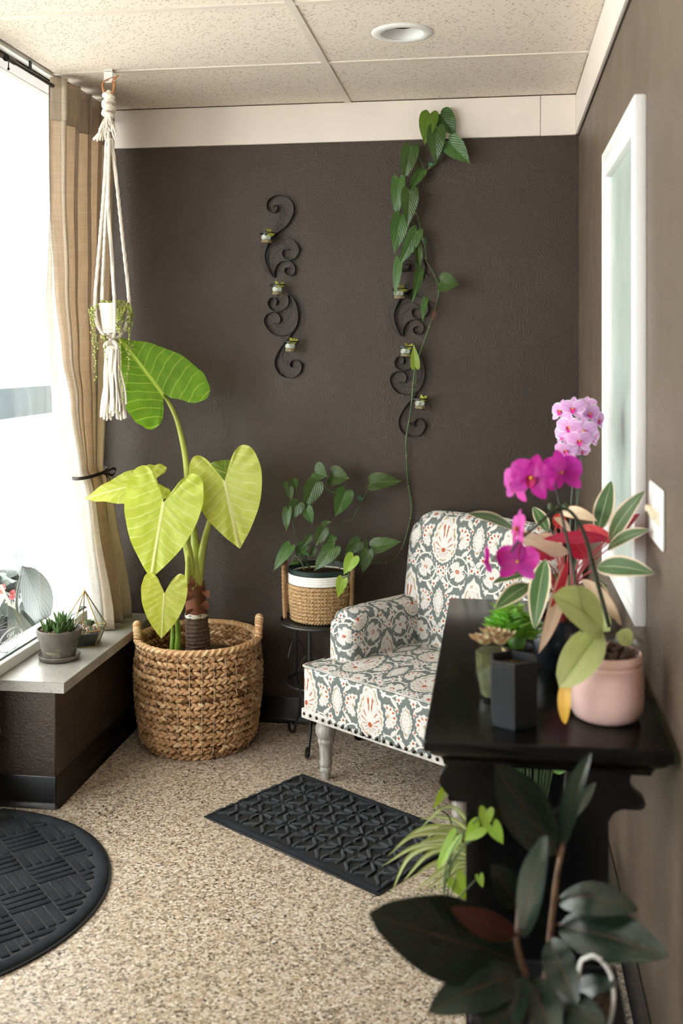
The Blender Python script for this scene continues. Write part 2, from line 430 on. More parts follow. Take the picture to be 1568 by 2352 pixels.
M_ALO = m_leaf('lime_alocasia_leaf', (0.44, 0.50, 0.05), (0.55, 0.58, 0.11), (0.72, 0.72, 0.30), veins=7.0, slope=0.50, rough=0.42, tr=0.32, vein_w=0.12, mid=0.04, curve=0.22)
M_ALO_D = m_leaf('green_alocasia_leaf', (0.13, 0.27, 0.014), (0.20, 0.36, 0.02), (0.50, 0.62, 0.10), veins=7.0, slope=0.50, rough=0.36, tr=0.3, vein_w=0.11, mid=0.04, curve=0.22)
M_ALOSTEM = simple('pale_green_stalk', (0.42, 0.47, 0.10), 0.4, var=0.2, scale=14)
M_ALOSTEM_D = simple('green_stalk', (0.16, 0.27, 0.03), 0.4, var=0.2, scale=14)
M_ALOBARK = simple('brown_trunk_fibre', (0.095, 0.055, 0.035), 0.8, var=0.6, scale=70, bump=0.7, bscale=120)
M_ALORED = simple('russet_sheath', (0.17, 0.055, 0.026), 0.5, var=0.5, scale=30, bump=0.4, bscale=60)
M_POTHOS = m_leaf('pothos_leaf', (0.030, 0.078, 0.012), (0.055, 0.120, 0.018), (0.10, 0.18, 0.04), veins=8, slope=0.5, rough=0.3, tr=0.16, vein_w=0.05, mid=0.03, patch=((5.0, 1.0, 1.6, 0.69), (0.42, 0.48, 0.07)), rnd=0.25)
M_POTHOS_L2 = m_leaf('olive_pothos_leaf', (0.075, 0.15, 0.012), (0.10, 0.19, 0.016), (0.15, 0.24, 0.03), veins=9, slope=0.5, rough=0.35, tr=0.2, vein_w=0.08)
M_OUT = m_leaf('shaded_outdoor_leaf', (0.017, 0.028, 0.020), (0.027, 0.040, 0.029), (0.04, 0.055, 0.038), veins=9, slope=0.5, rough=0.4, tr=0.0)  # leaf colour darkened to stand for shade behind the glass
M_OUTD = m_leaf('darker_shaded_outdoor_leaf', (0.005, 0.010, 0.008), (0.010, 0.018, 0.013), (0.02, 0.03, 0.02), veins=9, slope=0.5, rough=0.35, tr=0.0)  # deeper version, shade again put into the leaf colour
M_OUTFL = simple('shaded_pink_bract', (0.30, 0.07, 0.075), 0.5)  # pink darkened in the colour to match the shaded leaves
M_POTHOS_L = m_leaf('young_pothos_leaf', (0.22, 0.38, 0.03), (0.32, 0.47, 0.05), (0.45, 0.55, 0.12), veins=9, slope=0.5, rough=0.35, tr=0.3, vein_w=0.1)
M_VINE = simple('pothos_vine', (0.06, 0.10, 0.03), 0.5, var=0.5, scale=25)
M_NODE = simple('vine_joint', (0.32, 0.24, 0.14), 0.7)
M_CLIP = simple('green_plastic_clip', (0.03, 0.14, 0.06), 0.4)
M_RUBBER = m_leaf('rubber_plant_leaf', (0.008, 0.017, 0.011), (0.013, 0.026, 0.016), (0.09, 0.04, 0.028), veins=16, slope=0.25, rough=0.22, tr=0.02, vein_w=0.05, mid=0.022, bump=0.12, back=(0.03, 0.016, 0.012), spec=0.5)
M_RUBBER_R = m_leaf('reddish_rubber_leaf', (0.07, 0.022, 0.015), (0.10, 0.035, 0.02), (0.18, 0.08, 0.05), veins=16, slope=0.25, rough=0.35, tr=0.05, bump=0.15)
M_RUBBERSTEM = simple('rubber_plant_stem', (0.16, 0.09, 0.05), 0.6, var=0.4, scale=40)
M_STROM = m_leaf('variegated_prayer_leaf', (0.028, 0.085, 0.018), (0.05, 0.13, 0.03), (0.45, 0.5, 0.28), veins=12, slope=0.5, rough=0.4, tr=0.12, vein_w=0.07, edge=(0.66, (0.74, 0.62, 0.44)), patch=((2.2, 1.2, 0.8, 0.66), (0.62, 0.60, 0.36)), back=(0.38, 0.012, 0.03))
M_STROM_C = m_leaf('cream_prayer_leaf', (0.66, 0.49, 0.32), (0.76, 0.62, 0.46), (0.7, 0.42, 0.33), veins=12, slope=0.5, rough=0.45, tr=0.15, edge=(0.82, (0.5, 0.05, 0.06)))
M_STROM_R = m_leaf('red_prayer_leaf', (0.40, 0.010, 0.028), (0.60, 0.03, 0.05), (0.6, 0.16, 0.12), veins=12, slope=0.5, rough=0.45, tr=0.2, edge=(0.88, (0.7, 0.5, 0.38)))
M_STROMSTEM = simple('red_leaf_stalk', (0.33, 0.03, 0.035), 0.5)
M_ORLEAF = m_leaf('pale_orchid_leaf', (0.44, 0.52, 0.20), (0.52, 0.58, 0.26), (0.34, 0.42, 0.13), veins=2, slope=0.1, rough=0.4, tr=0.12, vein_w=0.01, mid=0.06, bump=0.05)
M_ORYELL = simple('yellowed_orchid_leaf', (0.58, 0.33, 0.035), 0.5, var=0.2, scale=20)
M_ORSTEM = simple('orchid_stem', (0.035, 0.045, 0.028), 0.5)
M_MAGENTA = m_leaf('magenta_petal', (0.42, 0.004, 0.24), (0.55, 0.012, 0.36), (0.30, 0.004, 0.2), veins=6, slope=-0.4, rough=0.5, tr=0.3, vein_w=0.05, bump=0.1)
M_MAGLIP = simple('magenta_lip', (0.40, 0.006, 0.10), 0.5, var=0.2)
M_PALE = m_leaf('pale_pink_petal', (0.64, 0.34, 0.62), (0.74, 0.46, 0.72), (0.58, 0.2, 0.52), veins=6, slope=-0.4, rough=0.5, tr=0.3, vein_w=0.07, edge=(0.72, (0.84, 0.76, 0.86)), bump=0.1)
M_PALELIP = simple('pink_lip', (0.62, 0.02, 0.30), 0.5, var=0.2)
M_YELLOW = simple('yellow_throat', (0.7, 0.35, 0.03), 0.5)
M_SPIDER = m_leaf('spider_plant_blade', (0.36, 0.46, 0.14), (0.46, 0.54, 0.20), (0.80, 0.80, 0.60), veins=1, slope=0.0, rough=0.4, tr=0.2, vein_w=0.001, mid=0.33, bump=0.05)
M_HAW = m_leaf('haworthia_leaf', (0.045, 0.105, 0.03), (0.08, 0.17, 0.04), (0.13, 0.22, 0.06), veins=5, slope=0.0, rough=0.4, tr=0.0, vein_w=0.04, edge=(0.8, (0.30, 0.34, 0.12)))
M_SUCC = m_leaf('grey_green_succulent', (0.20, 0.28, 0.16), (0.30, 0.37, 0.23), (0.3, 0.37, 0.24), veins=1, slope=0, rough=0.5, tr=0.0, vein_w=0.001, edge=(0.85, (0.36, 0.25, 0.2)))
M_AIR = simple('pale_air_plant', (0.40, 0.42, 0.22), 0.6, var=0.2)
M_PINKSUCC = m_leaf('pink_green_succulent', (0.40, 0.42, 0.16), (0.62, 0.60, 0.32), (0.5, 0.5, 0.25), veins=1, slope=0, rough=0.5, tr=0.1, vein_w=0.001, edge=(0.55, (0.50, 0.14, 0.16)))
M_FERN = m_leaf('bright_fern', (0.10, 0.30, 0.025), (0.18, 0.42, 0.04), (0.25, 0.45, 0.1), veins=2, slope=0.2, rough=0.4, tr=0.25, vein_w=0.02)
M_PEARL = simple('green_pearl_leaf', (0.33, 0.38, 0.09), 0.4, var=0.4, scale=40)
M_BRASS = simple('brass_came', (0.42, 0.29, 0.10), 0.35, metal=0.8)
M_TERRA = simple('whitewashed_clay', (0.74, 0.69, 0.62), 0.6, var=0.06, scale=20)
def m_greypot():
    g = Mat('stained_grey_clay', (0.2, 0.19, 0.17), 0.7); o = g.obj(); x, y, z = g.xyz(o)
    n_ = g.noise(g.vscale(o, (14, 14, 40)), 1.0, 4, 0.6, 1.5); zone = g.step(z, 0.01, 0.03) * (1 - g.step(z, 0.055, 0.065))
    g.set('Base Color', g.mix(g.step(n_, 0.52, 0.62) * zone * 0.7, g.ramp(g.noise(o, 22, 3), [(0.3, (0.10, 0.088, 0.077)), (0.7, (0.16, 0.14, 0.12))]), (0.34, 0.32, 0.21))); g.bump(g.noise(o, 120, 3), 0.2, 0.002); return g.mat
M_GREYPOT = m_greypot()
M_PINKPOT = simple('pink_glazed_ceramic', (0.95, 0.64, 0.58), 0.22, var=0.07, scale=18, bump=0.12, bscale=50)
M_BLACKTABLE = simple('black_lacquer', (0.004, 0.004, 0.0045), 0.18, 0.22)
M_BLACKPOT = simple('matt_black_planter', (0.013, 0.014, 0.017), 0.42, .35)
M_DARKPOT = simple('blue_black_glazed_pot', (0.012, 0.016, 0.022), 0.15)
M_BARK = simple('orchid_bark', (0.10, 0.05, 0.028), 0.8, var=0.6, scale=60, bump=0.8, bscale=80)
def m_mat():
    g = Mat('charcoal_ribbed_mat', (0.02, 0.022, 0.026), 0.95, 0.1); o = g.obj(); n_ = g.noise(o, 420, 3); b = g.noise(o, 12, 3)
    g.set('Base Color', g.ramp(n_ * 0.6 + b * 0.4, [(0.35, (0.016, 0.018, 0.022)), (0.62, (0.036, 0.041, 0.049)), (0.8, (0.09, 0.095, 0.10))])); g.bump(n_, 0.6, 0.003); return g.mat
M_MAT = m_mat()
M_MATRIB = simple('raised_mat_fibre', (0.044, 0.049, 0.057), 0.95, var=.45, scale=300, bump=.5, bscale=400)
M_MATDUST = simple('dusty_mat_groove', (0.040, 0.041, 0.042), 0.95, var=.5, scale=60)
M_MATLOW = simple('dark_mat_ground', (0.007, 0.0075, 0.009), 0.9, var=.4, scale=120)
M_MATBASE = simple('black_mat_rubber', (0.009, 0.0095, 0.011), 0.7)
def m_wood():
    g = Mat('whitewashed_grey_wood', (0.42, 0.39, 0.35), 0.6); o = g.obj(); n_ = g.noise(g.vscale(o, (160, 160, 10)), 1.0, 3)
    g.set('Base Color', g.ramp(n_, [(0.3, (0.30, 0.27, 0.24)), (0.7, (0.55, 0.51, 0.47))])); g.bump(n_, 0.2, 0.001); return g.mat
M_WOOD = m_wood()
M_NAIL = simple('dark_bronze_nailhead', (0.05, 0.042, 0.035), 0.3, metal=0.8)
M_SAND = simple('pebble_fill', (0.33, 0.23, 0.13), 0.9, var=0.6, scale=160)
M_SILK = simple('white_silk_flower', (0.85, 0.83, 0.78), 0.7)
M_SPRIG = simple('yellow_green_sprig', (0.42, 0.42, 0.06), 0.5, var=0.4, scale=60)
M_BAND = simple('pale_fabric_band', (0.66, 0.62, 0.57), 0.9, var=0.25, scale=45)
M_DECAL = simple('white_vinyl', (0.9, 0.9, 0.9), 0.6)
M_CABLE = simple('white_wire', (0.85, 0.85, 0.83), 0.4)
M_PINKFL = simple('pink_bract', (0.75, 0.10, 0.13), 0.5)
M_CONCRETE = simple('pale_concrete', (0.62, 0.59, 0.54), 0.9, var=0.08, scale=3)
M_SIDING = simple('white_siding', (0.82, 0.82, 0.8), 0.8)
M_SIGNGREY = simple('grey_panel', (0.050, 0.058, 0.059), 0.85, 0.05, var=0.1, scale=3)
M_BULB = simple('frosted_lamp_lens', (0.9, 0.88, 0.84), 0.5)

def m_fabric():
    g = Mat('floral_upholstery', (0.2, 0.22, 0.21), 0.85, 0.2); uv = g.uv(); u, v, _ = g.xyz(uv)
    W, R = 0.30, 0.225
    WHITE, BG, RUST, TAN, GREY = (0.70, 0.675, 0.64), (0.150, 0.170, 0.162), (0.42, 0.105, 0.04), (0.42, 0.30, 0.17), (0.50, 0.50, 0.49)
    wn = g.noise(uv, 28, 2, color=True); wx, wy, _ = g.xyz(wn)
    u = u + (wx - 0.5) * 0.010; v = v + (wy - 0.5) * 0.010
    row = g.m('FLOOR', v / R); odd = g.m('FLOORED_MODULO', row, 2.0)
    x = (g.m('FRACT', u / W + odd * 0.5) - 0.5) * W; y = (g.m('FRACT', v / R) - 0.5) * R
    ax = g.m('ABSOLUTE', x); ay = g.m('ABSOLUTE', y)
    fine = g.noise(uv, 150, 2); med = g.noise(uv, 60, 2)
    inside = lambda d, e=0.06: 1 - g.step(d, 1 - e, 1 + e)
    band = lambda d, a, b, e=0.04: g.step(d, a - e, a + e) * (1 - g.step(d, b - e, b + e))
    sq = lambda a: a * a
    col = g.mix(g.step(med, 0.3, 0.7) * 0.25, BG, (0.20, 0.225, 0.215))
    # curling stems
    def ringline(cx, cy, r, w):
        d = g.m('ABSOLUTE', g.m('SQRT', sq(ax - cx) + sq(ay - cy)) - r); return 1 - g.step(d, w * 0.6, w)
    st = g.m('MAXIMUM', ringline(W * .25, R * .5, .050, .0036), ringline(W * .07, R * .47, .026, .003))
    st = g.m('MAXIMUM', st, ringline(W * .42, R * .40, .022, .003))
    sl = 1 - g.step(g.m('ABSOLUTE', ax - W * .13 - g.m('SINE', y * 62.0) * 0.010), 0.0018, 0.0034); st = g.m('MAXIMUM', st, sl)
    col = g.mix(st, col, WHITE)
    moat = lambda d, k=1.35: g.mix(inside(d / k, .05), col, BG)
    # leafy flower on the row boundary
    def polar(dx, dy): return g.m('SQRT', sq(dx) + sq(dy)), g.m('ARCTAN2', dy, dx)
    dx = ax - W * .25; dy = R * .5 - ay
    rr, th = polar(dx, dy + 0.004)
    edge = g.m('ABSOLUTE', g.m('COSINE', th * 3.5 + 0.6)) * 0.017 + g.m('ABSOLUTE', g.m('SINE', th * 10.0)) * 0.007 + 0.017
    d = rr / edge; col = moat(d, 1.25); col = g.mix(inside(d), col, WHITE)
    col = g.mix(band(d, .35, .85) * g.step(g.m('SINE', th * 18.0 + med * 5.0), 0.45, 0.8) * 0.6, col, GREY)
    col = g.mix(inside(rr / 0.011) * g.step(fine, .42, .5), col, RUST)
    # small five-petalled blossoms and loose leaves
    for (cx, cy, r, k) in ((.10, .33, .0135, 5), (.40, .27, .0125, 5), (.14, .10, .010, 4), (.385, .12, .011, 4), (.46, .45, .013, 6), (.03, .47, .012, 5)):
        rr, th = polar(ax - W * cx, ay - R * cy); e = g.m('ABSOLUTE', g.m('COSINE', th * (k / 2))) * (r * .55) + r * .55
        dd = rr / e; col = g.mix(inside(dd, .1), col, WHITE); col = g.mix(inside(rr / (r * .34)), col, RUST)
    for (cx, cy, a, b, ang) in ((.17, .26, .018, .007, .8), (.335, .22, .018, .007, -.7), (.19, .40, .016, .006, -.5), (.44, .34, .014, .006, .9), (.055, .40, .013, .005, .3)):
        px_, py_ = ax - W * cx, ay - R * cy; c_, s_ = math.cos(ang), math.sin(ang)
        dd = g.m('SQRT', sq((px_ * c_ + py_ * s_) / a) + sq((py_ * c_ - px_ * s_) / b)); col = g.mix(inside(dd, .1), col, WHITE)
    # pineapple between the medallions
    px_ = W * .5 - ax; dd = g.m('ABSOLUTE', px_ / .025) ** 1.4 + (ay / .052) ** 1.4
    dd = dd * (1.0 + 0.10 * g.m('SINE', g.m('ARCTAN2', y, px_) * 14.0))
    col = moat(dd, 1.5); col = g.mix(inside(dd, .09), col, WHITE); col = g.mix(band(dd, .62, .8), col, g.mix(g.step(med, .45, .55), GREY, TAN))
    col = g.mix(band(dd, .05, .5) * g.step(fine, .52, .58) * .7, col, GREY)
    # rosettes
    rr, th = polar(ax - W * .25, y); e = g.m('ABSOLUTE', g.m('COSINE', th * 6.5)) * .005 + .034
    dd = rr / e; col = moat(dd, 1.18); col = g.mix(inside(dd), col, WHITE)
    up = g.step(y, -.018, -.006)
    col = g.mix(band(dd, .60, .84) * g.step(g.m('COSINE', th * 11.0), .0, .35) * (up * .8 + .2), col, RUST)
    col = g.mix(band(dd, .90, .95, .02) * .55, col, GREY)
    col = g.mix(inside(dd / .5) * g.step(g.m('SINE', th * 9.0 + fine * 4.0), .2, .6) * .75, col, GREY); col = g.mix(inside(dd / .16) * .8, col, TAN)
    # medallion
    yu = g.m('MAXIMUM', y + .018, 0.0); yl = g.m('MINIMUM', y + .018, 0.0)
    dxm = ax / .058; isup = g.step(y, -.019, -.017)
    d_up = (dxm ** 1.35) + ((yu / .122) ** 1.35); d_lo = sq(dxm) + sq(yl / .072)
    dd = d_up * isup + d_lo * (1 - isup); th = g.m('ARCTAN2', ax, y + .045)
    dd = dd * (1 + 0.06 * g.m('SINE', th * 22.0))
    col = moat(dd, 1.3); col = g.mix(inside(dd, .05), col, WHITE)
    col = g.mix(band(dd, .66, .80) * g.step(med, .44, .52), col, TAN)
    col = g.mix(band(dd, .50, .58, .03) * .5, col, GREY)
    col = g.mix(band(dd, .10, .46) * g.step(g.m('SINE', th * 13.0), .72, .9), col, RUST)
    col = g.mix(band(dd, .12, .5) * g.step(g.m('SINE', th * 25.0 + med * 6.0), .5, .85) * .6, col, GREY)
    rr, _t = polar(ax, y + .045); col = g.mix(inside(rr / .008), col, RUST)
    weave = g.noise(g.vscale(uv, (900, 900, 1)), 1.0, 1)
    col = g.mix(0.12, col, g.ramp(weave, [(0.3, 0.2), (0.7, 0.9)]), 'OVERLAY')
    g.set('Base Color', col); g.bump(weave, 0.15, 0.001)
    return g.mat
M_FABRIC = m_fabric()
# ------------------------------------------------------------------ the room
XR, YB, ZC, XW = 0.314, 4.06, 2.445, -1.545       # right wall, back wall, ceiling, window side of the ceiling
YN = -1.3                                          # wall behind the camera
def S_(name, mb, mat, parent=None, **k):
    o = mb.build(name, mat, parent, **k)
    if parent is None: o['kind'] = 'structure'
    return o
S_('floor', MB().box((-1.76, YN - .1, -0.08), (XR + .12, YB + .12, 0.0)), M_FLOOR)
S_('wall_back', MB().box((-1.66, YB, 0), (XR + .12, YB + .12, 2.62)), M_WALL)
S_('wall_right', MB().box((XR, YN - .1, 0), (XR + .12, YB, 2.62)), M_WALL_LIT)
S_('wall_behind', MB().box((-1.74, YN - .12, 0), (XR, YN, 2.62)), simple('white_bounce_wall_paint', (0.82, 0.8, 0.77), 0.6))  # unseen wall, painted whiter to bounce light onto camera-facing sides
# left side: knee wall under the ledge, pier in the corner, solid wall near the camera, beam over the glazing
S_('wall_left', MB().box((-1.74, 3.184, 0), (-1.395, YB, 0.374), 0.004, 1), M_WALL)
S_('wall_left_pier', MB().box((-1.66, 3.985, 0.374), (-1.60, YB, 2.62)), M_WALL)
S_('wall_left_near', MB().box((-1.74, YN, 0), (-1.60, -1.05, 2.62)).box((-1.74, -1.05, 0), (-1.60, 1.80, 0.80)).box((-1.74, -1.05, 2.45), (-1.60, 1.80, 2.62)).box((-1.74, 1.80, 0), (-1.60, 1.98, 2.62)), M_WALL_L)
w3 = structure('fill_window_3')  # unseen window, added and widened to light the near right side
for lo, hi in (((-1.05, .80), (1.80, .84)), ((-1.05, 2.41), (1.80, 2.45)), ((-1.05, .84), (-1.01, 2.41)), ((1.76, .84), (1.80, 2.41)), ((.40, .84), (.44, 2.41))):
    MB().box((-1.66, lo[0], lo[1]), (-1.60, hi[0], hi[1]), .003, 1).build('frame_bar', M_ALU, w3)
for a, b in ((-1.01, .40), (.44, 1.76)): MB().box((-1.633, a, .84), (-1.627, b, 2.41)).build('pane', M_GLASS, w3, smooth=0)
S_('wall_left_head', MB().box((-1.74, 1.98, 2.45), (-1.60, 3.985, 2.62)), M_WALL_L)

ceil = structure('ceiling')
xs = [XW, -0.570, XR]; ys = [YB, 3.499, 2.885, 2.275, 1.665, 1.055, 0.445, -0.165, -0.775, YN]
CANX, CANY, CANR = -0.282, 3.205, 0.075
def holed_tile(x0, x1, y0, y1, z0, z1, cx, cy, r):
    angs = sorted([2 * PI * k / 48 for k in range(48)] + [math.atan2(y - cy, x - cx) % (2 * PI) for x in (x0, x1) for y in (y0, y1)])
    inn, out = [], []
    for a in angs:
        c, s = math.cos(a), math.sin(a)
        t = min([(x1 - cx) / c if c > 1e-9 else (x0 - cx) / c if c < -1e-9 else 9, (y1 - cy) / s if s > 1e-9 else (y0 - cy) / s if s < -1e-9 else 9])
        inn.append((cx + r * c, cy + r * s)); out.append((cx + t * c, cy + t * s))
    n = len(angs); v = [(x, y, z) for z in (z0, z1) for ring in (inn, out) for x, y in ring]; f = []
    for k in range(n):
        j = (k + 1) % n
        f += [(k, j, n + j, n + k), (2 * n + k, 3 * n + k, 3 * n + j, 2 * n + j), (k, 2 * n + k, 2 * n + j, j), (n + k, n + j, 3 * n + j, 3 * n + k)]
    return MB().add(v, f)
for i in range(2):
    for j in range(len(ys) - 1):
        x0, x1, y1, y0 = xs[i] + .010, xs[i + 1] - .010, ys[j] - .010, ys[j + 1] + .010
        if j == 0: y1 += .006
        if i == 1 and j == 1: holed_tile(x0, x1, y0, y1, ZC, ZC + .016, CANX, CANY, CANR).build('ceiling_tile', M_TILE, ceil, smooth=0)
        else: MB().box((x0, y0, ZC), (x1, y1, ZC + .016), 0.002, 1).build('ceiling_tile', M_TILE, ceil)
for y in ys[1:-1]: MB().box((XW, y - .012, ZC - .004), (XR, y + .012, ZC + .002)).build('grid_bar', M_GRID, ceil)
MB().box((-.570 - .012, YN, ZC - .0045), (-.570 + .012, YB, ZC + .0015)).build('grid_bar', M_GRID, ceil)
MB().box((XW, YN, ZC + .03), (XR, YB, ZC + .05)).build('backing', M_DARKGAP, ceil)
S_('ceiling_slab', MB().box((-1.74, YN - .1, 2.62), (XR + .12, YB + .12, 2.72)), M_WALL_L)

t1 = structure('trim_1')
MB().box((-1.60, YB - .012, 2.288), (0.170, YB, ZC - .004), .0015, 1).build('trim_board', M_TRIM, t1)
MB().box((0.1715, YB - .012, 2.288), (XR - .012, YB, ZC - .004), .0015, 1).build('trim_board', M_TRIM, t1)
S_('trim_2', MB().box((XR - .012, YN, 2.291), (XR, YB, ZC - .004), .0015, 1), M_TRIM)
S_('trim_2_shadow_line', MB().box((XR - .004, YN, 2.284), (XR, YB, 2.291)), M_DARKGAP)  # dark strip standing in for the shade under the trim
S_('trim_3', MB().box((-1.572, 1.98, ZC - .012), (XW + .004, YB - .012, ZC + .03), .002, 1), M_ALU)

# black cove base along the ledge and the back wall
def cove(path_pts, name):
    """rubber base: a bevelled strip with a small foot swept along an L of points (outer corner rounded)"""
    mb = MB(); prof = [(0.0, .098), (.0025, .100), (.004, .097), (.0045, .018), (.010, .006), (.017, 0.0), (0.0, 0.0)]
    v = []; n = len(prof)
    for (x, y, nx, ny) in path_pts:
        for (d, z) in prof: v.append((x + nx * d, y + ny * d, z))
    f = [(i * n + k, i * n + (k + 1) % n, (i + 1) * n + (k + 1) % n, (i + 1) * n + k) for i in range(len(path_pts) - 1) for k in range(n)]
    f += [tuple(range(n)), tuple((len(path_pts) - 1) * n + k for k in range(n - 1, -1, -1))]
    return S_(name, mb.add(v, f), M_BLACKBASE)
pp = [(-1.74, 3.184, 0, -1)]
for k in range(7):
    a = -PI / 2 + k / 6 * PI / 2; pp.append((-1.397, 3.186, math.cos(a), math.sin(a)))
pp.append((-1.395, YB, 1, 0)); cove(pp, 'baseboard_left')
cove([(-1.38, YB, 0, -1), (XR, YB, 0, -1)], 'baseboard_back')
cove([(XR, YB, -1, 0), (XR, YN, -1, 0)], 'baseboard_right')

# ------------------------------------------------------------------ window over the ledge (window_1) and glazed door (door_1)
XG = -1.628
w1 = structure('window_1')
MB().box((-1.76, 3.164, .374), (-1.358, YB - .001, .409), .0015, 1).build('sill', M_SILL, w1)
MB().box((-1.655, 3.07, .409), (-1.590, 3.985, .447), .003, 1).build('bottom_rail', M_ALU, w1)
MB().box((-1.640, 3.12, .4465), (-1.612, 3.967, .453)).build('gasket', M_GASKET, w1)
MB().box((-1.655, 3.07, 2.412), (-1.574, 3.985, 2.450), .002, 1).build('head', M_BRONZE, w1)
MB().box((-1.655, 3.967, .447), (-1.590, 3.985, 2.412), .003, 1).build('jamb', M_ALU, w1)
MB().box((-1.655, 3.07, .447), (-1.590, 3.12, 2.412), .003, 1).build('jamb', M_ALU, w1)
MB().box((XG - .003, 3.12, .450), (XG + .003, 3.967, 2.412)).build('pane', M_GLASS, w1, smooth=0)
MB().box((-1.74, 2.99, 0), (-1.60, 3.184, .374)).build('stub_wall', M_WALL, w1)
d1 = structure('door_1')
for (y0, y1) in ((1.98, 2.06), (2.98, 3.07)):
    MB().box((-1.66, y0, 0), (-1.60, y1, 2.45), .003, 1).build('stile', M_BRONZE, d1)
MB().box((-1.65, 2.06, 0), (-1.61, 2.98, .16), .003, 1).build('bottom_rail', M_BRONZE, d1)
MB().box((-1.65, 2.06, 2.38), (-1.61, 2.98, 2.45), .003, 1).build('top_rail', M_BRONZE, d1)
MB().box((-1.633, 2.06, .16), (-1.627, 2.98, 2.38)).build('pane', M_GLASS, d1, smooth=0)
MB().box((-1.61, 2.08, .98), (-1.56, 2.12, 1.02), .01, 2).tube([(-1.565, 2.10, .80), (-1.565, 2.10, 1.20)], .012).build('pull_handle', M_ALU, d1)

# frosted interior window in the right wall (window_2)
w2 = structure('window_2'); y0, y1, z0, z1 = 2.262, 2.942, .885, 2.005; XF = .2885
def casing(lo, hi):  # stepped casing board: outer back-band, field, inner bead
    return MB().box((XF + .008, lo[0] + .0012, lo[1] + .0012), (XR + .001, hi[0] - .0012, hi[1] - .0012), .002, 1)
for nm, lo, hi in (('head_casing', (y0, z1 - .072), (y1, z1)), ('bottom_casing', (y0, z0), (y1, z0 + .072)), ('side_casing', (y0, z0 + .072), (y0 + .072, z1 - .072)), ('side_casing', (y1 - .072, z0 + .072), (y1, z1 - .072))):
    mb = casing(lo, hi); (a, b), (c, d) = lo, hi
    if nm == 'side_casing':
        o_ = (a, a + .026) if a < 2.5 else (c - .026, c); i_ = (c - .016, c) if a < 2.5 else (a, a + .016)
        mb.box((XF, o_[0], b - .072), (XR, o_[1], d + .072), .004, 2); mb.box((XF + .003, i_[0], b), (XR, i_[1], d), .003, 2)
    else:
        o_ = (d - .026, d) if b > 1.5 else (b, b + .026); i_ = (b, b + .016) if b > 1.5 else (d - .016, d)
        mb.box((XF, a + .024, o_[0]), (XR, c - .024, o_[1]), .004, 2); mb.box((XF + .003, a + .056, i_[0]), (XR, c - .056, i_[1]), .003, 2)
    mb.build(nm, M_WHITE, w2)
MB().box((.309, y0 + .06, z0 + .06), (.3135, y1 - .06, z1 - .06)).build('pane', M_FROST, w2, smooth=0)

# ------------------------------------------------------------------ outside: ground, soffit, white building with a grey panel
S_('pavement_outside', MB().box((-14, -6, -0.12), (-1.76, 26, -0.02)), M_CONCRETE)
S_('soffit_outside', MB().box((-3.5, -4, 2.60), (-1.74, 8, 2.70)), M_SIDING)  # reach beyond view drawn out to block sun and shade the near pavement
bd = thing('building', 'white building across the pavement seen through the window glass', 'building', (-7.6, 12, 0))
MB().box((-8.2, -4, -.02), (-7.6, 26, 7.0)).build('wall', M_SIDING, bd)
p = atX(60, 922, -7.6); 
MB().box((-7.66, p.y - 1.15, p.z - .30), (-7.58, p.y + 1.15, p.z + .30), .02, 1).build('window_frame', M_ALU, bd)
MB().box((-7.575, p.y - 1.05, p.z - .25), (-7.565, p.y + 1.05, p.z + .25)).build('window_pane', M_SIGNGREY, bd)

# ------------------------------------------------------------------ ceiling downlight, wall switch, curtain rod
dl = thing('downlight', 'white round recessed downlight set in the ceiling tile', 'ceiling light', (CANX, CANY, ZC))
MB().lathe([(.066, 0.0), (.0655, -.004), (.070, -.0065), (.090, -.005), (.0955, -.001), (.0955, .001), (.066, .001)], (CANX, CANY, ZC), 48, axis=None).build('trim_ring', M_PLASTIC, dl)
MB().lathe([(.066, 0.0), (.064, .012), (.060, .030), (.054, .052), (.052, .056)], (CANX, CANY, ZC), 48).build('baffle', M_WHITE, dl)
MB().lathe([(.052, .056), (.035, .050), (0.0, .047)], (CANX, CANY, ZC), 40).build('lens', M_BULB, dl)

sw = thing('light_switch', 'white three-gang light switch plate with cream toggles on the brown wall', 'light switch', (XR, 2.10, 1.145))
MB().box((XR - .006, 2.018, 1.088), (XR, 2.186, 1.203), .004, 3).build('plate', M_PLASTIC, sw)
for y in (2.056, 2.102, 2.148):
    MB().box((XR - .010, y - .006, 1.132), (XR - .005, y + .006, 1.158), .001, 1).box((XR - .019, y - .004, 1.145), (XR - .006, y + .004, 1.158), .0015, 1).build('toggle', simple('cream_toggle', (.78, .68, .50), .4), sw)
    for z in (1.098, 1.193): MB().ball((XR - .006, y, z), (.001, .003, .003)).build('screw', M_PLASTIC, sw)

rod = thing('curtain_rod', 'thin black curtain rod under the window head with a screw clamp end', 'curtain rod', (-1.535, 3.0, 2.375))
RA, RB = Vector((-1.535, 2.985, 2.382)), Vector((-1.535, 4.02, 2.382))
ra = atX(16, 134, -1.535); RA.y = ra.y; RZ = ra.z; RA.z = RB.z = RZ
MB().tube([RA, RB], .0075, 12).build('rod', M_ROD, rod)
MB().tube([RA + Vector((0, -.006, 0)), RA + Vector((0, .045, 0))], .0115, 12).ring(RA + Vector((0, -.004, 0)), .008, .003, 16, 6, nrm=(0, 1, 0)).build('end_collar', M_ROD, rod)
MB().tube([RA + Vector((0, .012, -.010)), RA + Vector((0, .010, -.030))], .002, 6).ball(RA + Vector((0, .010, -.031)), (.005, .002, .005)).build('thumb_screw', M_ROD, rod)
for y in (3.30, 3.98): MB().box((-1.538, y - .006, RZ), (-1.532, y + .006, ZC - .01)).build('bracket', M_ROD, rod)

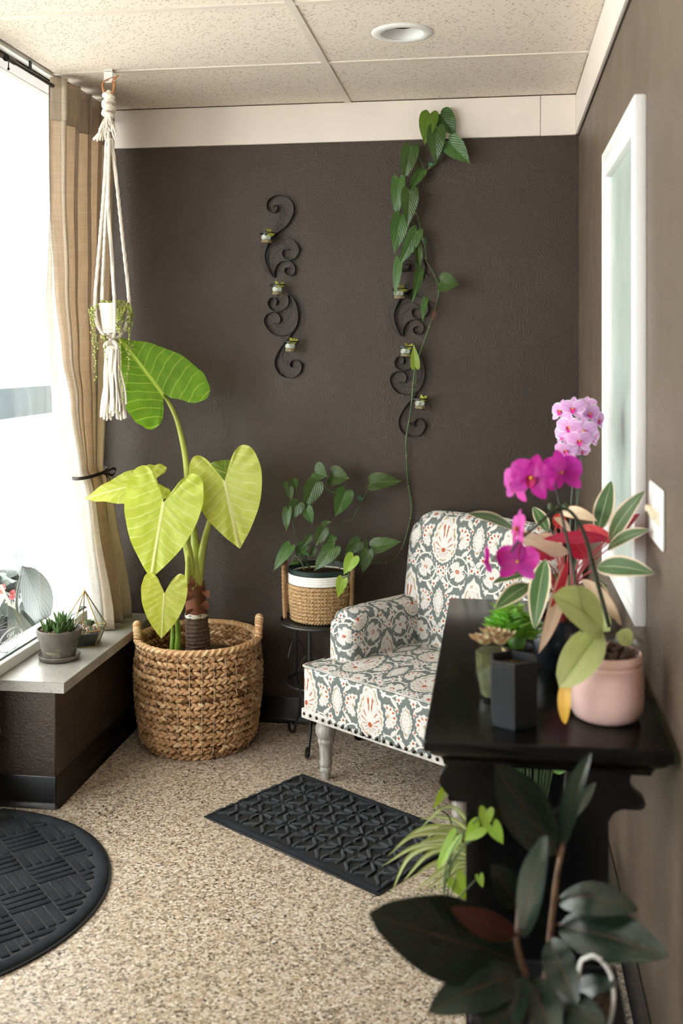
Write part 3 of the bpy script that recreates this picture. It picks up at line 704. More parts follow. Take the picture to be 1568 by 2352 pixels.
# decal on the glass, read from outside
p0 = atX(25, 1469, XG + .004); hw = abs(atX(53, 1469, XG).y - atX(-4, 1469, XG).y) / 2; hh = (atX(25, 1439, XG).z - atX(25, 1498, XG).z) / 2 * .86
dc = thing('window_sticker', 'oval white NO SOLICITING sticker on the window glass, seen from behind', 'sticker', p0)
def oval(ra_, w):
    mb = MB(); n = 64; v = []
    for k in range(n):
        a = 2 * PI * k / n
        for q in (ra_, ra_ - w): v.append((p0.x, p0.y + math.cos(a) * hw * q, p0.z + math.sin(a) * hh * q))
    return mb.add(v, [(2 * k, 2 * ((k + 1) % n), 2 * ((k + 1) % n) + 1, 2 * k + 1) for k in range(n)])
solid(oval(1.0, .05).build('outer_line', M_DECAL, dc, smooth=0), .0006); solid(oval(.90, .025).build('inner_line', M_DECAL, dc, smooth=0), .0006)
def lettering(txt, size, dz, name, shear=0.0, bold=0.0, wid=None):
    cu = bpy.data.curves.new(name, 'FONT'); cu.body = txt; cu.size = size; cu.align_x = 'CENTER'; cu.align_y = 'CENTER'; cu.shear = shear; cu.offset = bold
    t_ = bpy.data.objects.new(name, cu); COL.objects.link(t_); bpy.context.view_layer.update()
    me = bpy.data.meshes.new_from_object(t_.evaluated_get(bpy.context.evaluated_depsgraph_get()))
    v = [tuple(q.co) for q in me.vertices]; f = [tuple(q.vertices) for q in me.polygons]
    bpy.data.objects.remove(t_); bpy.data.curves.remove(cu); bpy.data.meshes.remove(me)
    ex = max(abs(q[0]) for q in v); k = (wid / ex) if wid else 1.0
    # text runs towards the camera: it reads from outside, mirrored from the room
    mb = MB().add([(p0.x, p0.y - q[0] * k, p0.z + dz + q[1]) for q in v], f); o = mb.build(name, M_DECAL, dc, smooth=0); solid(o, .0006); return o
lettering('NO', hh * .52, hh * .42, 'lettering_top', bold=.0006, wid=hw * .28)
lettering('SOLICITING', hh * .46, -.01 * hh, 'lettering_middle', bold=.0005, wid=hw * .74)
lettering('Thank You', hh * .42, -hh * .46, 'script_lettering', shear=.35, wid=hw * .44)
# ------------------------------------------------------------------ leaves
EYEV = Vector((0, 0, EYE))
HEART = [(0, 1.0), (.12, .93), (.38, .76), (.70, .50), (.92, .20), (1.0, -.06), (.97, -.24), (.86, -.40), (.62, -.46), (.36, -.36), (.14, -.17), (0.0, -.02)]
VINEO = [(0, 1.0), (.11, .92), (.40, .77), (.74, .56), (.95, .34), (1.0, .15), (.93, .0), (.72, -.09), (.42, -.12), (.18, -.07), (0.0, 0.0)]
POTH = [(0, 1.0), (.09, .93), (.36, .79), (.70, .56), (.94, .28), (1.0, .04), (.94, -.11), (.76, -.20), (.5, -.20), (.24, -.12), (0.0, -.01)]
def frame(att, tip, n, roll=0.0):
    d = tip - att; L = d.length; d = d / L
    n = Vector(n); n = (n - d * n.dot(d)).normalized()
    if roll: n = Matrix.Rotation(roll, 3, d) @ n
    return d, n, d.cross(n), L                      # along, normal, right-hand side seen from the normal: side
def heart(mb, att, tip, w, n=(0, 0, 0), lobe=1.0, outline=HEART, fold=0.12, wave=0.03, nw=9, droop=0.15, roll=0.0, asym=(1.0, 1.0), rings=6, sub=3, cup=0.0, rib=0.0, veins=8.0, slope=0.45, curl=0.0):
    """cordate blade: att = where the stalk joins, tip = point, w = half width (m); n is added to the direction of the eye-height viewer"""
    att = Vector(att); tip = Vector(tip)
    d, nn, sd, L = frame(att, tip, (EYEV - att).normalized() + Vector(n), roll)
    right = [(p[0], p[1]) for p in spline([(x, y, 0) for x, y in outline], sub)]
    pts = [(x * w * asym[0], y if y > 0 else y * lobe, 1) for x, y, *_ in [(p[0], p[1]) for p in right]] 
    left = [(-x * w * asym[1], y if y > 0 else y * lobe, -1) for x, y in reversed(right[1:-1])]
    P = pts + left; m = len(P); v = [att]; uv = [(0, 0)]; ph = random.random() * 6
    for r in range(1, rings + 1):
        s_ = r / rings
        for k, (x, y, sg) in enumerate(P):
            X, Yy = x * s_, y * s_ * L; ux = x / w * s_; uy = y * s_
            h = fold * abs(X) - droop * L * max(uy, 0) ** 2 - cup * L * (ux * ux) + wave * L * math.sin(nw * 2 * PI * k / m + ph) * s_ ** 3 * (0.5 + 0.5 * random.random()) - curl * L * max(0, -uy)
            if rib: h += rib * L * abs(((uy - abs(ux) * slope) * veins) % 1.0 - .5) * min(1, abs(ux) * 3)
            v.append(att + d * Yy + sd * X + nn * h); uv.append((ux, uy))
    f = [(0, 1 + k, 1 + (k + 1) % m) for k in range(m)]
    for r in range(rings - 1):
        a, b = 1 + r * m, 1 + (r + 1) * m
        f += [(a + k, b + k, b + (k + 1) % m, a + (k + 1) % m) for k in range(m)]
    mb.add(v, f, uv); return mb
def blade(mb, att, tip, w, n=(0, 0, 0), a=0.8, b=0.8, bend=0.0, fold=0.1, wave=0.0, roll=0.0, nu=7, nv=12, towards=True, base=0.0, twist=0.0, side=0.0, point=0.0):
    """simple blade, widest near the middle; bend > 0 arches towards the normal"""
    att = Vector(att); tip = Vector(tip); nd = (EYEV - att).normalized() + Vector(n) if towards else Vector(n)
    d, nn, sd, L = frame(att, tip, nd, roll); ph = random.random() * 6
    def fn(i, t):
        u = i * 2 - 1; hw = w * max(base * (1 - t) , math.sin(PI * min(1, t ** a)) ** b) if t < 1 else 0.0
        if point: hw *= 1 - point * max(0, t - .6) / .4 * .5
        X = u * hw; h = fold * abs(X) + bend * L * 4 * t * (1 - t) + wave * L * math.sin(5 * t * PI + ph) * u
        N, Sd = nn, sd
        if twist:
            R = Matrix.Rotation(twist * t, 3, d); N, Sd = R @ nn, R @ sd
        return att + d * (L * t) + Sd * (X + side * L * 4 * t * (1 - t)) + N * h, (u, t)
    return mb.grid(nu, nv, fn)
def stalk(mb, pts, r0, r1=None, n=7, sub=6, **k):
    c = spline(pts, sub); r1 = r0 if r1 is None else r1
    return mb.tube(c, lerps(r0, r1, len(c)), n, **k)

# ------------------------------------------------------------------ beige curtain with white lining, tied back with a black ribbon
cur = thing('curtain', 'floor-pale beige linen curtain gathered at the window and tied back'.replace('floor-pale ', ''), 'curtain', (-1.50, 3.75, .41))
def keyed(z, tab):
    for (z0, v0), (z1, v1) in zip(tab, tab[1:]):
        if z >= z1: 
            t = (z - z1) / (z0 - z1); t = t * t * (3 - 2 * t); return v1 + (v0 - v1) * t
    return tab[-1][1]
NF = 4.5
ZT = 2.405; ztie = atX(200, 1095, -1.49).z
T0 = [(ZT, 3.47), (2.0, 3.465), (1.7, 3.49), (1.45, 3.54), (1.28, 3.60), (ztie, 3.685), (1.05, 3.70), (.8, 3.73), (.412, 3.775)]
T1 = [(ZT, 3.985), (2.0, 3.975), (1.6, 3.95), (1.28, 3.91), (ztie, 3.885), (1.0, 3.92), (.412, 3.985)]
TX = [(ZT, -1.535), (1.6, -1.53), (ztie, -1.525), (.9, -1.512), (.412, -1.490)]
TA = [(ZT, .052), (1.9, .045), (1.4, .034), (ztie, .022), (1.0, .034), (.412, .066)]
def drape(u, z, off=0.0):
    y = keyed(z, T0) + (keyed(z, T1) - keyed(z, T0)) * (u + .035 * math.sin(2 * PI * NF * u * 2))
    ph = 2 * PI * NF * u + .5 * math.sin(3 * u * PI) + .35 * math.sin(z * 2.2 + u * 7)
    A = keyed(z, TA); c = math.sin(ph); x = keyed(z, TX) + A * (math.copysign(abs(c) ** .75, c) * .8 + .2 * math.sin(ph * .5 + z))
    return Vector((max(x + off, -1.588), min(y, 4.03), z))
zs_ = [ZT - (ZT - .413) * (i / 59) for i in range(60)]
mb = MB(); mb.grid(150, 60, lambda i, j: (drape(i, ZT - (ZT - .413) * j), (i, j))); o = mb.build('drape', M_LINEN, cur, smooth=180); solid(o, .0012)
mb = MB(); mb.grid(150, 6, lambda i, j: (drape(i, ZT + .022 - .15 * j) + Vector((.0035, -.002, 0)), (i, j))); o = mb.build('rod_pocket', M_LINEN, cur, smooth=180); solid(o, .001)
# the leading edge turns back on itself: a narrow hem strip of lining in the light
mb = MB(); mb.grid(6, 60, lambda i, j: (drape(0, ZT - (ZT - .413) * j) + Vector((-.070 * i * min(1, max(0, (j - .22) / .35)), -.016 * math.sin(i * 5 + j * 6) * i, 0)), (i, j))); o = mb.build('leading_hem', M_LINING, cur, smooth=180); solid(o, .001)
pts = []
for k in range(25):
    a = 2 * PI * k / 24; pts.append((-1.522 + .052 * math.cos(a), 3.787 + .118 * math.sin(a), ztie + .008 * math.sin(a + .5)))
mb = MB()
v = []
for p in pts: v += [(p[0], p[1], p[2] - .006), (p[0], p[1], p[2] + .006)]
mb.add(v, [(2 * k, 2 * k + 2, 2 * k + 3, 2 * k + 1) for k in range(24)])
o = mb.build('tieback_ribbon', M_RIBBON, cur); solid(o, .0015)
kc = Vector((-1.470, 3.81, ztie))
mb = MB().ball(kc, (.010, .010, .009))
for sgn, ln in ((1, .05), (-1, .035)):
    loop = [kc, kc + Vector((.018, sgn * ln * .6, .014)), kc + Vector((.022, sgn * ln, .002)), kc + Vector((.015, sgn * ln * .6, -.012)), kc]
    c = spline(loop, 6); v = []
    for q in c: v += [q + Vector((0, 0, -.005)), q + Vector((.003, 0, .005))]
    mb.add(v, [(2 * k, 2 * k + 2, 2 * k + 3, 2 * k + 1) for k in range(len(c) - 1)])
for sgn in (1, -1):
    c = spline([kc, kc + Vector((.014, sgn * .012, -.03)), kc + Vector((.012, sgn * .022, -.075))], 6); v = []
    for q in c: v += [q + Vector((0, -.004, 0)), q + Vector((0, .004, 0))]
    mb.add(v, [(2 * k, 2 * k + 2, 2 * k + 3, 2 * k + 1) for k in range(len(c) - 1)])
o = mb.build('ribbon_bow', M_RIBBON, cur); solid(o, .001)

# ------------------------------------------------------------------ hanging macrame planter
HY = 3.475
bk = thing('ceiling_hook', 'white metal hook plate clipped to the ceiling grid above the macrame hanger', 'hook', at(248, 160, HY))
b0 = at(239, 158, HY); b1 = at(259, 190, HY)
MB().box((b0.x, HY - .003, b1.z), (b1.x, HY, ZC + .001), .001, 1).box((b0.x, HY - .003, ZC - .008), (b1.x, HY + .03, ZC - .0045), .001, 1).build('plate', M_PLASTIC, bk)
hz = at(248, 184, HY)
MB().tube([hz + Vector((0, -.004, 0)), hz + Vector((0, .002, 0))], .0028, 8).build('rivet', simple('copper_rivet', (.35, .12, .06), .4), bk)
MB().tube(spline([at(259, 172, HY + .004), at(264, 176, HY + .002), at(266, 182, HY - .012), at(261, 187, HY - .02)], 5), .0022, 8).build('hook', M_ALU, bk)

mac = thing('macrame_hanger', 'cream cotton macrame plant hanger with leather loop, knots and long tassel', 'plant hanger', at(252, 200, HY))
def strap(pts, w, t):
    c = spline(pts, 6); v = []
    for q in c: v += [q + Vector((-w, 0, 0)), q + Vector((w, 0, 0))]
    mb = MB().add(v, [(2 * k, 2 * k + 1, 2 * k + 3, 2 * k + 2) for k in range(len(c) - 1)]); o = mb.build('leather_strap', M_LEATHER, mac); solid(o, t)
strap([at(262, 176, HY - .016), at(240, 186, HY - .012), at(236, 200, HY - .008), at(243, 226, HY - .004)], .0042, .002)
strap([at(263, 178, HY - .016), at(262, 196, HY - .014), at(259, 212, HY - .012), at(254, 228, HY - .008)], .0045, .002)
strap([at(257, 190, HY - .02), at(264, 180, HY - .018), at(271, 173, HY - .016)], .004, .0022)
# top wrapped knot
mb = MB(); kt = at(249, 240, HY)
for k, (px, py, a) in enumerate(((250, 222, .3), (249, 236, -.35), (249, 246, .25), (250, 255, -.3), (248, 264, .35))):
    mb.ring(at(px, py, HY), .017, .0075, 26, 8, twist=10, lobes=3, amp=.12, nrm=(a * .8, .2, 1))
mb.ball(at(250, 226, HY), (.017, .017, .03), 10, 7); mb.ball(at(249, 250, HY), (.016, .015, .035), 10, 7)
mb.build('top_knot', M_COTTON, mac)
mb = MB()
for k in range(60):
    x1 = 226 + random.random() * 42; y1 = 285 + random.random() * 40; 
    mb.tube(spline([at(244 + random.random() * 12, 262, HY), at((247 + x1) / 2 + random.uniform(-5, 5), 285, HY + random.uniform(-.02, .02)), at(x1, y1, HY + random.uniform(-.025, .02))], 5), .0027, 5)
for k in range(12): mb.tube(spline([at(243, 270, HY), at(234, 296, HY - .01), at(213 + k, 322 + random.uniform(-4, 5), HY - .015)], 5), .003, 5)
mb.build('frayed_ends', M_COTTON, mac)
PC = at(259, 730, HY)                                   # pot axis
def cord(pts, name='cord'):
    c = spline(pts, 24); MB().tube(c, .0060, 12, twist=900, lobes=3, amp=.16).build(name, M_COTTON, mac)
kn = at(258, 776, HY - .005)
cord([at(245, 318, HY - .006), at(240, 420, HY - .01), at(229, 560, HY - .03), at(219, 685, HY - .038), at(222, 738, HY - .04), at(238, 768, HY - .03), kn])
cord([at(247, 318, HY + .006), at(246, 420, HY + .02), at(240, 560, HY + .045), at(235, 690, HY + .052), at(240, 735, HY + .05), at(250, 768, HY + .02), kn])
cord([at(251, 318, HY - .012), at(249, 470, HY - .03), at(256, 580, HY - .055), at(263, 690, HY - .062), at(264, 740, HY - .054), at(262, 768, HY - .02), kn])
cord([at(256, 318, HY), at(268, 420, HY), at(283, 560, HY), at(296, 685, HY + .002), at(292, 740, HY + .003), at(275, 770, HY), kn])
mb = MB()
for (px, py, R_, nr, dy) in ((258, 782, .012, (.9, .2, .6), 0), (250, 792, .013, (-.5, .5, .8), -.012), (266, 792, .012, (.7, .4, .5), -.010), (257, 800, .014, (.2, .4, 1), -.004), (259, 774, .010, (0, .5, 1), 0)):
    mb.ring(at(px, py, HY + dy), R_, .0072, 22, 9, twist=12, lobes=3, amp=.14, nrm=nr)
mb.ball(at(258, 792, HY), (.018, .016, .025), 10, 7); mb.build('lower_knot', M_COTTON, mac)
mb = MB()
for k in range(64):
    a = random.random() * 2 * PI; q = math.sqrt(random.random()); x0 = 258 + 16 * q * math.cos(a); y0 = .014 * q * math.sin(a)
    x1 = 261 + 31 * q * math.cos(a); e = 950 + random.uniform(-22, 16); 
    ph = random.random() * 6
    c = [at(x0 + (x1 - x0) * t ** 1.3 + 2.2 * math.sin(7 * t + ph), 800 + (e - 800) * t, HY + y0 * (1 + t) + .003 * math.sin(6 * t + ph * 2)) for t in lerps(0, 1, 12)]
    mb.tube(c, .0035, 6)
mb.build('tassel', M_COTTON, mac)

hp = thing('potted_plant', 'white clay pot of trailing string of pearls hung in the macrame hanger', 'potted plant', at(259, 766, HY))
zb, zt_ = at(259, 765, HY).z, at(259, 697, HY).z; c = (PC.x, HY, 0)
MB().lathe([(.030, zb + .004), (.034, zb + .006), (.0435, zt_ - .022), (.0475, zt_ - .022), (.0495, zt_), (.0455, zt_), (.043, zt_ - .012)], c, 40).build('pot', M_TERRA, hp)
MB().lathe([(.0, zb), (.040, zb), (.042, zb + .010), (.039, zb + .011), (.036, zb + .004), (0, zb + .004)], c, 36).build('saucer', M_TERRA, hp)
MB().lathe([(0, zt_ - .008), (.044, zt_ - .010)], c, 24).build('soil', M_SOIL, hp)
def pearl(mb, p, r=.0042): mb.ball(p, (r, r, r * 1.05), 7, 5)
mb = MB()
for k in range(120):
    a = random.random() * 2 * PI; q = math.sqrt(random.random()) * .047; pearl(mb, (c[0] + q * math.cos(a), HY + q * math.sin(a), zt_ - .004 + random.random() * .012))
o = mb.build('pearl_mass', M_PEARL, hp); o['kind'] = 'stuff'
trails = [[(223, 702, -.03), (214, 712, -.045), (215, 760, -.05), (217, 810, -.05), (221, 870, -.05)], [(221, 705, -.02), (210, 715, -.03), (213, 745, -.035), (225, 800, -.035)],
          [(278, 700, -.04), (275, 720, -.055), (272, 752, -.055), (277, 800, -.05), (279, 860, -.05), (283, 930, -.045)], [(288, 700, -.02), (284, 715, -.05), (281, 740, -.052)],
          [(294, 700, 0), (300, 715, -.01), (296, 750, -.012), (295, 800, -.01), (294, 845, -.01), (289, 890, -.01)], [(296, 702, .01), (304, 730, 0), (298, 780, 0), (306, 803, 0)],
          [(238, 772, -.04), (239, 780, -.045), (243, 825, -.045)], [(270, 700, -.045), (273, 712, -.056), (270, 735, -.056)], [(292, 698, -.03), (298, 712, -.03), (293, 735, -.03)]]
for T in trails:
    c_ = spline([at(x, y, HY + d) for x, y, d in T], 10); mb = MB().tube(c_, .0009, 5); n_ = len(c_)
    for k, q in enumerate(c_):
        dens = 3 if k < n_ * .45 else 1
        for _ in range(dens):
            if random.random() < .8: pearl(mb, q + Vector((random.uniform(-.007, .007), random.uniform(-.006, .004), random.uniform(-.004, .004))), random.uniform(.0026, .0043))
    mb.build('trailing_strand', M_PEARL, hp)

# ------------------------------------------------------------------ big woven basket with the alocasia
BC = Vector((-1.105, 3.815, 0)); BH = .385
bas = thing('woven_basket', 'large brown braided water hyacinth basket with two looped handles', 'basket', BC)
def bprof(z):
    t = z / BH; return .198 + .034 * math.sin(min(1, t * 1.25 + .12) * PI / 2) - .010 * max(0, t - .75) / .25 - .03 * max(0, .08 - t) / .08
NR = 14; pitch = BH / NR
for k in range(NR):
    z = (k + .5) * pitch; R0 = bprof(z); n_ = int(2 * PI * R0 / .0255); mb = MB(); ph0 = random.random()
    row_t = random.uniform(.3, .62)
    for j in range(n_):
        for s_ in (1, -1):
            a = 2 * PI * (j + (.5 if s_ > 0 else 0) + ph0) / n_ + random.uniform(-.01, .01)
            rad = Vector((math.cos(a), math.sin(a), 0)); tan = Vector((-math.sin(a), math.cos(a), 0)); up = Vector((0, 0, 1))
            tilt = s_ * (.44 + random.uniform(-.10, .10)); e1 = tan * math.cos(tilt) + up * math.sin(tilt); e2 = -tan * math.sin(tilt) + up * math.cos(tilt)
            M3 = Matrix((e1, e2, rad)).transposed()
            sc_ = random.uniform(.9, 1.15)
            mb.ball(BC + rad * (R0 + random.uniform(-.002, .003)) + Vector((0, 0, z - s_ * .0046)), (.0178 * sc_, .0074 * sc_, .0098), 8, 6, M3, tint=min(1, max(0, row_t + random.gauss(0, .22))))
    mb.build('braid', M_WICKER, bas)
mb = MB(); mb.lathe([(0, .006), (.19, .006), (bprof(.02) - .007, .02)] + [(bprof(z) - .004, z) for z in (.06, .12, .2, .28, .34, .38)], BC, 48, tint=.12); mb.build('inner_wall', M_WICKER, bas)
for j in range(34):
    a = 2 * PI * (j + .3) / 34; pts = []
    for i in range(40):
        z = BH * (i + .2) / 40; w_ = .0045 * math.cos(z / pitch * PI * 2); pts.append((BC.x + (bprof(z) + .0075 - w_) * math.cos(a), BC.y + (bprof(z) + .0075 - w_) * math.sin(a), z))
    MB().tube(pts, .0018, 6).build('stake', M_STAKE, bas)
mb = MB(); RR = bprof(BH) + .002
for j in range(58):
    a = 2 * PI * j / 58; rad = Vector((math.cos(a), math.sin(a), 0)); tan = Vector((-math.sin(a), math.cos(a), 0)); ti = .55 + random.uniform(-.2, .2)
    M3 = Matrix((tan * math.cos(ti) + Vector((0, 0, 1)) * math.sin(ti), -tan * math.sin(ti) + Vector((0, 0, 1)) * math.cos(ti), rad)).transposed()
    mb.ball(BC + rad * RR + Vector((0, 0, BH + .006)), (.019, .009, .0165), 8, 6, M3, tint=random.uniform(.55, .95))
mb.ring(BC + Vector((0, 0, BH + .006)), RR, .0125, 60, 8, tint=.5); mb.build('rim', M_WICKER, bas)
def handle(a0, spread, lift):
    P = []
    for t in lerps(0, PI, 13):
        a = a0 + spread * math.cos(t); P.append(BC + Vector(((RR + .004) * math.cos(a), (RR + .004) * math.sin(a), BH + .004 + lift * math.sin(t) ** .8)))
    c = spline(P, 3); mb = MB().tube(c, .0115, 8, tint=.5)
    for k in range(1, len(c) - 1, 2):
        d_ = (c[k + 1] - c[k - 1]).normalized(); x_ = d_.orthogonal().normalized(); y_ = d_.cross(x_)
        mb.ring(c[k], .0105, .0062, 14, 6, nrm=d_ + x_ * random.uniform(.3, .6), tint=random.uniform(.5, .95))
    mb.build('handle', M_WICKER, bas)
handle(math.radians(197), .20, .055); handle(math.radians(14), .17, .068)

alo = thing('alocasia_plant', 'lime green elephant ear plant with heart leaves and brown trunk in the woven basket', 'potted plant', (BC.x, BC.y, .30))
MB().lathe([(0, .318), (.10, .314), (bprof(.3) - .022, .306)], BC, 40).lathe([(0, .20), (bprof(.2) - .04, .20), (bprof(.3) - .022, .306)], BC, 40).build('soil', M_SOIL, alo)
AY = 3.83
tr = [at(455, 1495, AY), at(454, 1470, AY), at(452, 1440, AY), at(451, 1408, AY)]; k_ = mpp(AY)
mb = MB(); c = spline(tr, 10); mb.tube(c, [(.046 - .005 * i / len(c)) * (1 + .05 * (i % 3 == 0)) for i in range(len(c))], 20, lobes=7, amp=.05, twist=40); mb.build('trunk', M_ALOBARK, alo)
MB().ring(at(451, 1412, AY), .038, .006, 28, 8, sq=1.6).build('pale_leaf_scar', M_TERRA, alo)
c = spline([at(451, 1410, AY), at(449, 1385, AY), at(447, 1352, AY), at(446, 1335, AY)], 8); MB().tube(c, lerps(.040, .036, len(c)), 20, lobes=5, amp=.04, twist=10).build('russet_sheath', M_ALORED, alo)
for (x, y, x2, y2) in ((430, 1362, 428, 1335), (470, 1368, 480, 1356), (436, 1408, 430, 1400), (468, 1400, 474, 1378), (440, 1350, 436, 1322), (432, 1380, 426, 1352)):
    blade(MB(), at(x, y, AY - .042), at(x2, y2, AY - .050), .018, a=.7, bend=.15).build('torn_sheath', M_ALORED, alo)
c = spline([at(446, 1350, AY - .004), at(447, 1310, AY - .006), at(447, 1255, AY), at(442, 1205, AY)], 10); MB().tube(c, [.033, ] * 3 + lerps(.033, .012, len(c) - 3), 16).build('main_stalk', M_ALOSTEM, alo)
def alo_leaf(att, tip, w, mat, name='leaf', **k):
    mb = MB(); kw = dict(rings=9, sub=6, wave=.020, nw=15, fold=.10, droop=.12, rib=.018, veins=8.0, slope=.45); kw.update(k)
    heart(mb, at(*att), at(*tip), w * k_, **kw); return mb.build(name, mat, alo, smooth=180)
st = lambda P, r0, r1, m: stalk(MB(), [at(*p) for p in P], r0, r1, 10, 8).build('leaf_stalk', m, alo)
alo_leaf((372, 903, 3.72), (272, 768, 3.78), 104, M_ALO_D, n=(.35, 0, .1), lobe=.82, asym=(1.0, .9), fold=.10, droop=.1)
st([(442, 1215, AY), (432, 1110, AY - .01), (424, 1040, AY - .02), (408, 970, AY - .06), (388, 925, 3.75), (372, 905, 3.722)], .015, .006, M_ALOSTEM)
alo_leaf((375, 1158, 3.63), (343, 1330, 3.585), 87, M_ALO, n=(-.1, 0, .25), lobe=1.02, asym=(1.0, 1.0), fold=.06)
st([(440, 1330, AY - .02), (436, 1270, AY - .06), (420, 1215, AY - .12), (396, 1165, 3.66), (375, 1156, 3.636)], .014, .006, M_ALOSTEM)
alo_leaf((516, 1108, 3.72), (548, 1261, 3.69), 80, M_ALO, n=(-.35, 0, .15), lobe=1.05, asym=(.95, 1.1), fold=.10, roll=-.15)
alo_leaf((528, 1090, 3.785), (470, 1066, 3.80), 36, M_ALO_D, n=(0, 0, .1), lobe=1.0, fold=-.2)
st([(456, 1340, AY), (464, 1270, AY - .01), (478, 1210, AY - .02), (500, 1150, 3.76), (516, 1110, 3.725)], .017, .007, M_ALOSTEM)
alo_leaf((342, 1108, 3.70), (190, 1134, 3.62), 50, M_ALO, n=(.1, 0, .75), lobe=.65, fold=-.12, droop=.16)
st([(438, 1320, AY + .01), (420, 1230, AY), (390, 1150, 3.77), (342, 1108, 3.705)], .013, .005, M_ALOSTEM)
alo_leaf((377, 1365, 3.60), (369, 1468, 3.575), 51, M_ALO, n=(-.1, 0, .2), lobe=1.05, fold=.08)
MB().tube(spline([at(408, 1492, 3.70), at(409, 1450, 3.69), at(402, 1400, 3.66), at(377, 1365, 3.605)], 8), lerps(.013, .005, 25), 10).build('leaf_stalk', M_ALOSTEM_D, alo)
MB().tube(spline([at(394, 1492, 3.70), at(396, 1450, 3.71), at(392, 1415, 3.70), at(388, 1390, 3.70)], 8), lerps(.009, .004, 25), 10).build('leaf_stalk', M_ALOSTEM_D, alo)
MB().tube(spline([at(430, 1340, 3.78), at(431, 1290, 3.77), at(434, 1230, 3.77), at(438, 1200, 3.78)], 8), lerps(.010, .006, 25), 10).build('leaf_stalk', M_ALOSTEM, alo)
# ------------------------------------------------------------------ armchair
CH0 = Vector((-.575, 3.54, 0)); CROT = math.atan2(-.577, .817)
ch = thing('armchair', 'armchair in grey, white and rust floral fabric with turned whitewashed legs', 'armchair', CH0, CROT)
def soft_box(name, lo, hi, r, deform=None, parent=ch, mat=M_FABRIC, uvo=(0, 0), inner=9, uvs=1.0):
    lo, hi = Vector(lo), Vector(hi); kn = []
    for a in range(3):
        rr = min(r, (hi[a] - lo[a]) / 2 - 1e-4); e = [0, .12, .3, .52, .76, 1.0]
        kn.append([lo[a] + rr * t for t in e] + [lo[a] + rr + (hi[a] - lo[a] - 2 * rr) * t / inner for t in range(1, inner)] + [hi[a] - rr * t for t in reversed(e)])
    bm = bmesh.new(); verts = {}
    def V(p):
        key = tuple(round(c, 6) for c in p)
        if key not in verts: verts[key] = bm.verts.new(p)
        return verts[key]
    faces = []
    for ax in range(3):
        b, c = (ax + 1) % 3, (ax + 2) % 3
        for sd, val in ((0, lo[ax]), (1, hi[ax])):
            for i in range(len(kn[b]) - 1):
                for j in range(len(kn[c]) - 1):
                    q = []
                    for (ii, jj) in ((i, j), (i + 1, j), (i + 1, j + 1), (i, j + 1)):
                        p = [0, 0, 0]; p[ax] = val; p[b] = kn[b][ii]; p[c] = kn[c][jj]; q.append(V(p))
                    if not sd: q.reverse()
                    faces.append((bm.faces.new(q), ax))
    ul = bm.loops.layers.uv.new('UVMap')
    for v in bm.verts:
        q = Vector([min(max(v.co[a], lo[a] + min(r, (hi[a] - lo[a]) / 2)), hi[a] - min(r, (hi[a] - lo[a]) / 2)) for a in range(3)]); d = v.co - q
        if d.length > 1e-7: v.co = q + d.normalized() * r
    flat = {v: v.co.copy() for v in bm.verts}
    for f, ax in faces:
        for lp in f.loops:
            p = flat[lp.vert]; uv = {0: (p.y, p.z), 1: (p.x, p.z), 2: (p.x, p.y)}[ax]
            lp[ul].uv = ((uv[0] + uvo[0]) * uvs, (uv[1] + uvo[1]) * uvs); f.smooth = True
    if deform:
        for v in bm.verts: v.co = deform(v.co.copy())
    bmesh.ops.recalc_face_normals(bm, faces=bm.faces[:])
    me = bpy.data.meshes.new(name); bm.to_mesh(me); bm.free(); me.materials.append(mat)
    o = bpy.data.objects.new(name, me); COL.objects.link(o); o.parent = parent; ORG[o.name] = ORG[parent.name]; return o
def seat_def(p):
    if p.z > .34:
        u = (p.x - .285) / .35; w = (p.y - .25) / .3; p.z += .022 * max(0, 1 - u * u) * max(0, 1 - w * w)
    if p.y < 0: p.y -= .006 * max(0, 1 - ((p.x - .285) / .35) ** 2)
    return p
soft_box('seat', (-.065, -.05, .205), (.635, .56, .388), .018, seat_def, uvo=(.045, .03), inner=14)
def arm_def(p):
    if p.z > .48:      # front top corner rounds over
        dy = max(0, .135 - p.y); dz = max(0, p.z - .488)
        if dy > 0 and dz > 0:
            m, L = max(dy, dz), math.hypot(dy, dz); k = m / L; p.y = .135 - dy * k; p.z = .488 + dz * k
        p.z -= .02 * max(0, p.y - .2)
    return p
soft_box('arm', (-.062, .062, .206), (.060, .56, .560), .040, arm_def, uvo=(.05, -.03), inner=10)
soft_box('arm', (.510, .062, .206), (.632, .56, .560), .040, arm_def, uvo=(.05, -.03), inner=10)
def back_def(p):
    x0, x1, zt = -.045, .615, .862
    for sx, xc in ((-1, x0 + .11), (1, x1 - .11)):
        dx = max(0, sx * (p.x - xc)); dz = max(0, p.z - (zt - .11))
        if dx > 0 and dz > 0:
            m, L = max(dx, dz), math.hypot(dx, dz); k = m / L; p.x = xc + sx * dx * k; p.z = zt - .11 + dz * k
    u = (p.x - .285) / .33; p.z += .012 * (1 - u * u) * max(0, (p.z - .5) / .36)
    front = 1 if p.y < .49 else 0
    if front: p.y -= .022 * max(0, 1 - u * u) * max(0, 1 - ((p.z - .58) / .30) ** 2)
    t = max(0, p.z - .36); p.y += .07 * t + .12 * t * t
    return p
soft_box('backrest', (-.045, .425, .215), (.615, .520, .862), .050, back_def, uvo=(-.155, .005), inner=14)
mb = MB()
def pipe(pts): mb.tube(spline(pts, 10), .0038, 7)
pipe([(-.062, .055, .386), (-.064, 0, .386), (-.062, -.046, .385), (.0, -.051, .386), (.15, -.055, .388), (.285, -.057, .389), (.42, -.055, .388), (.57, -.051, .386), (.632, -.046, .385), (.634, 0, .386), (.632, .055, .386)])
mb.build('piping', M_FABRIC, ch, local=True)
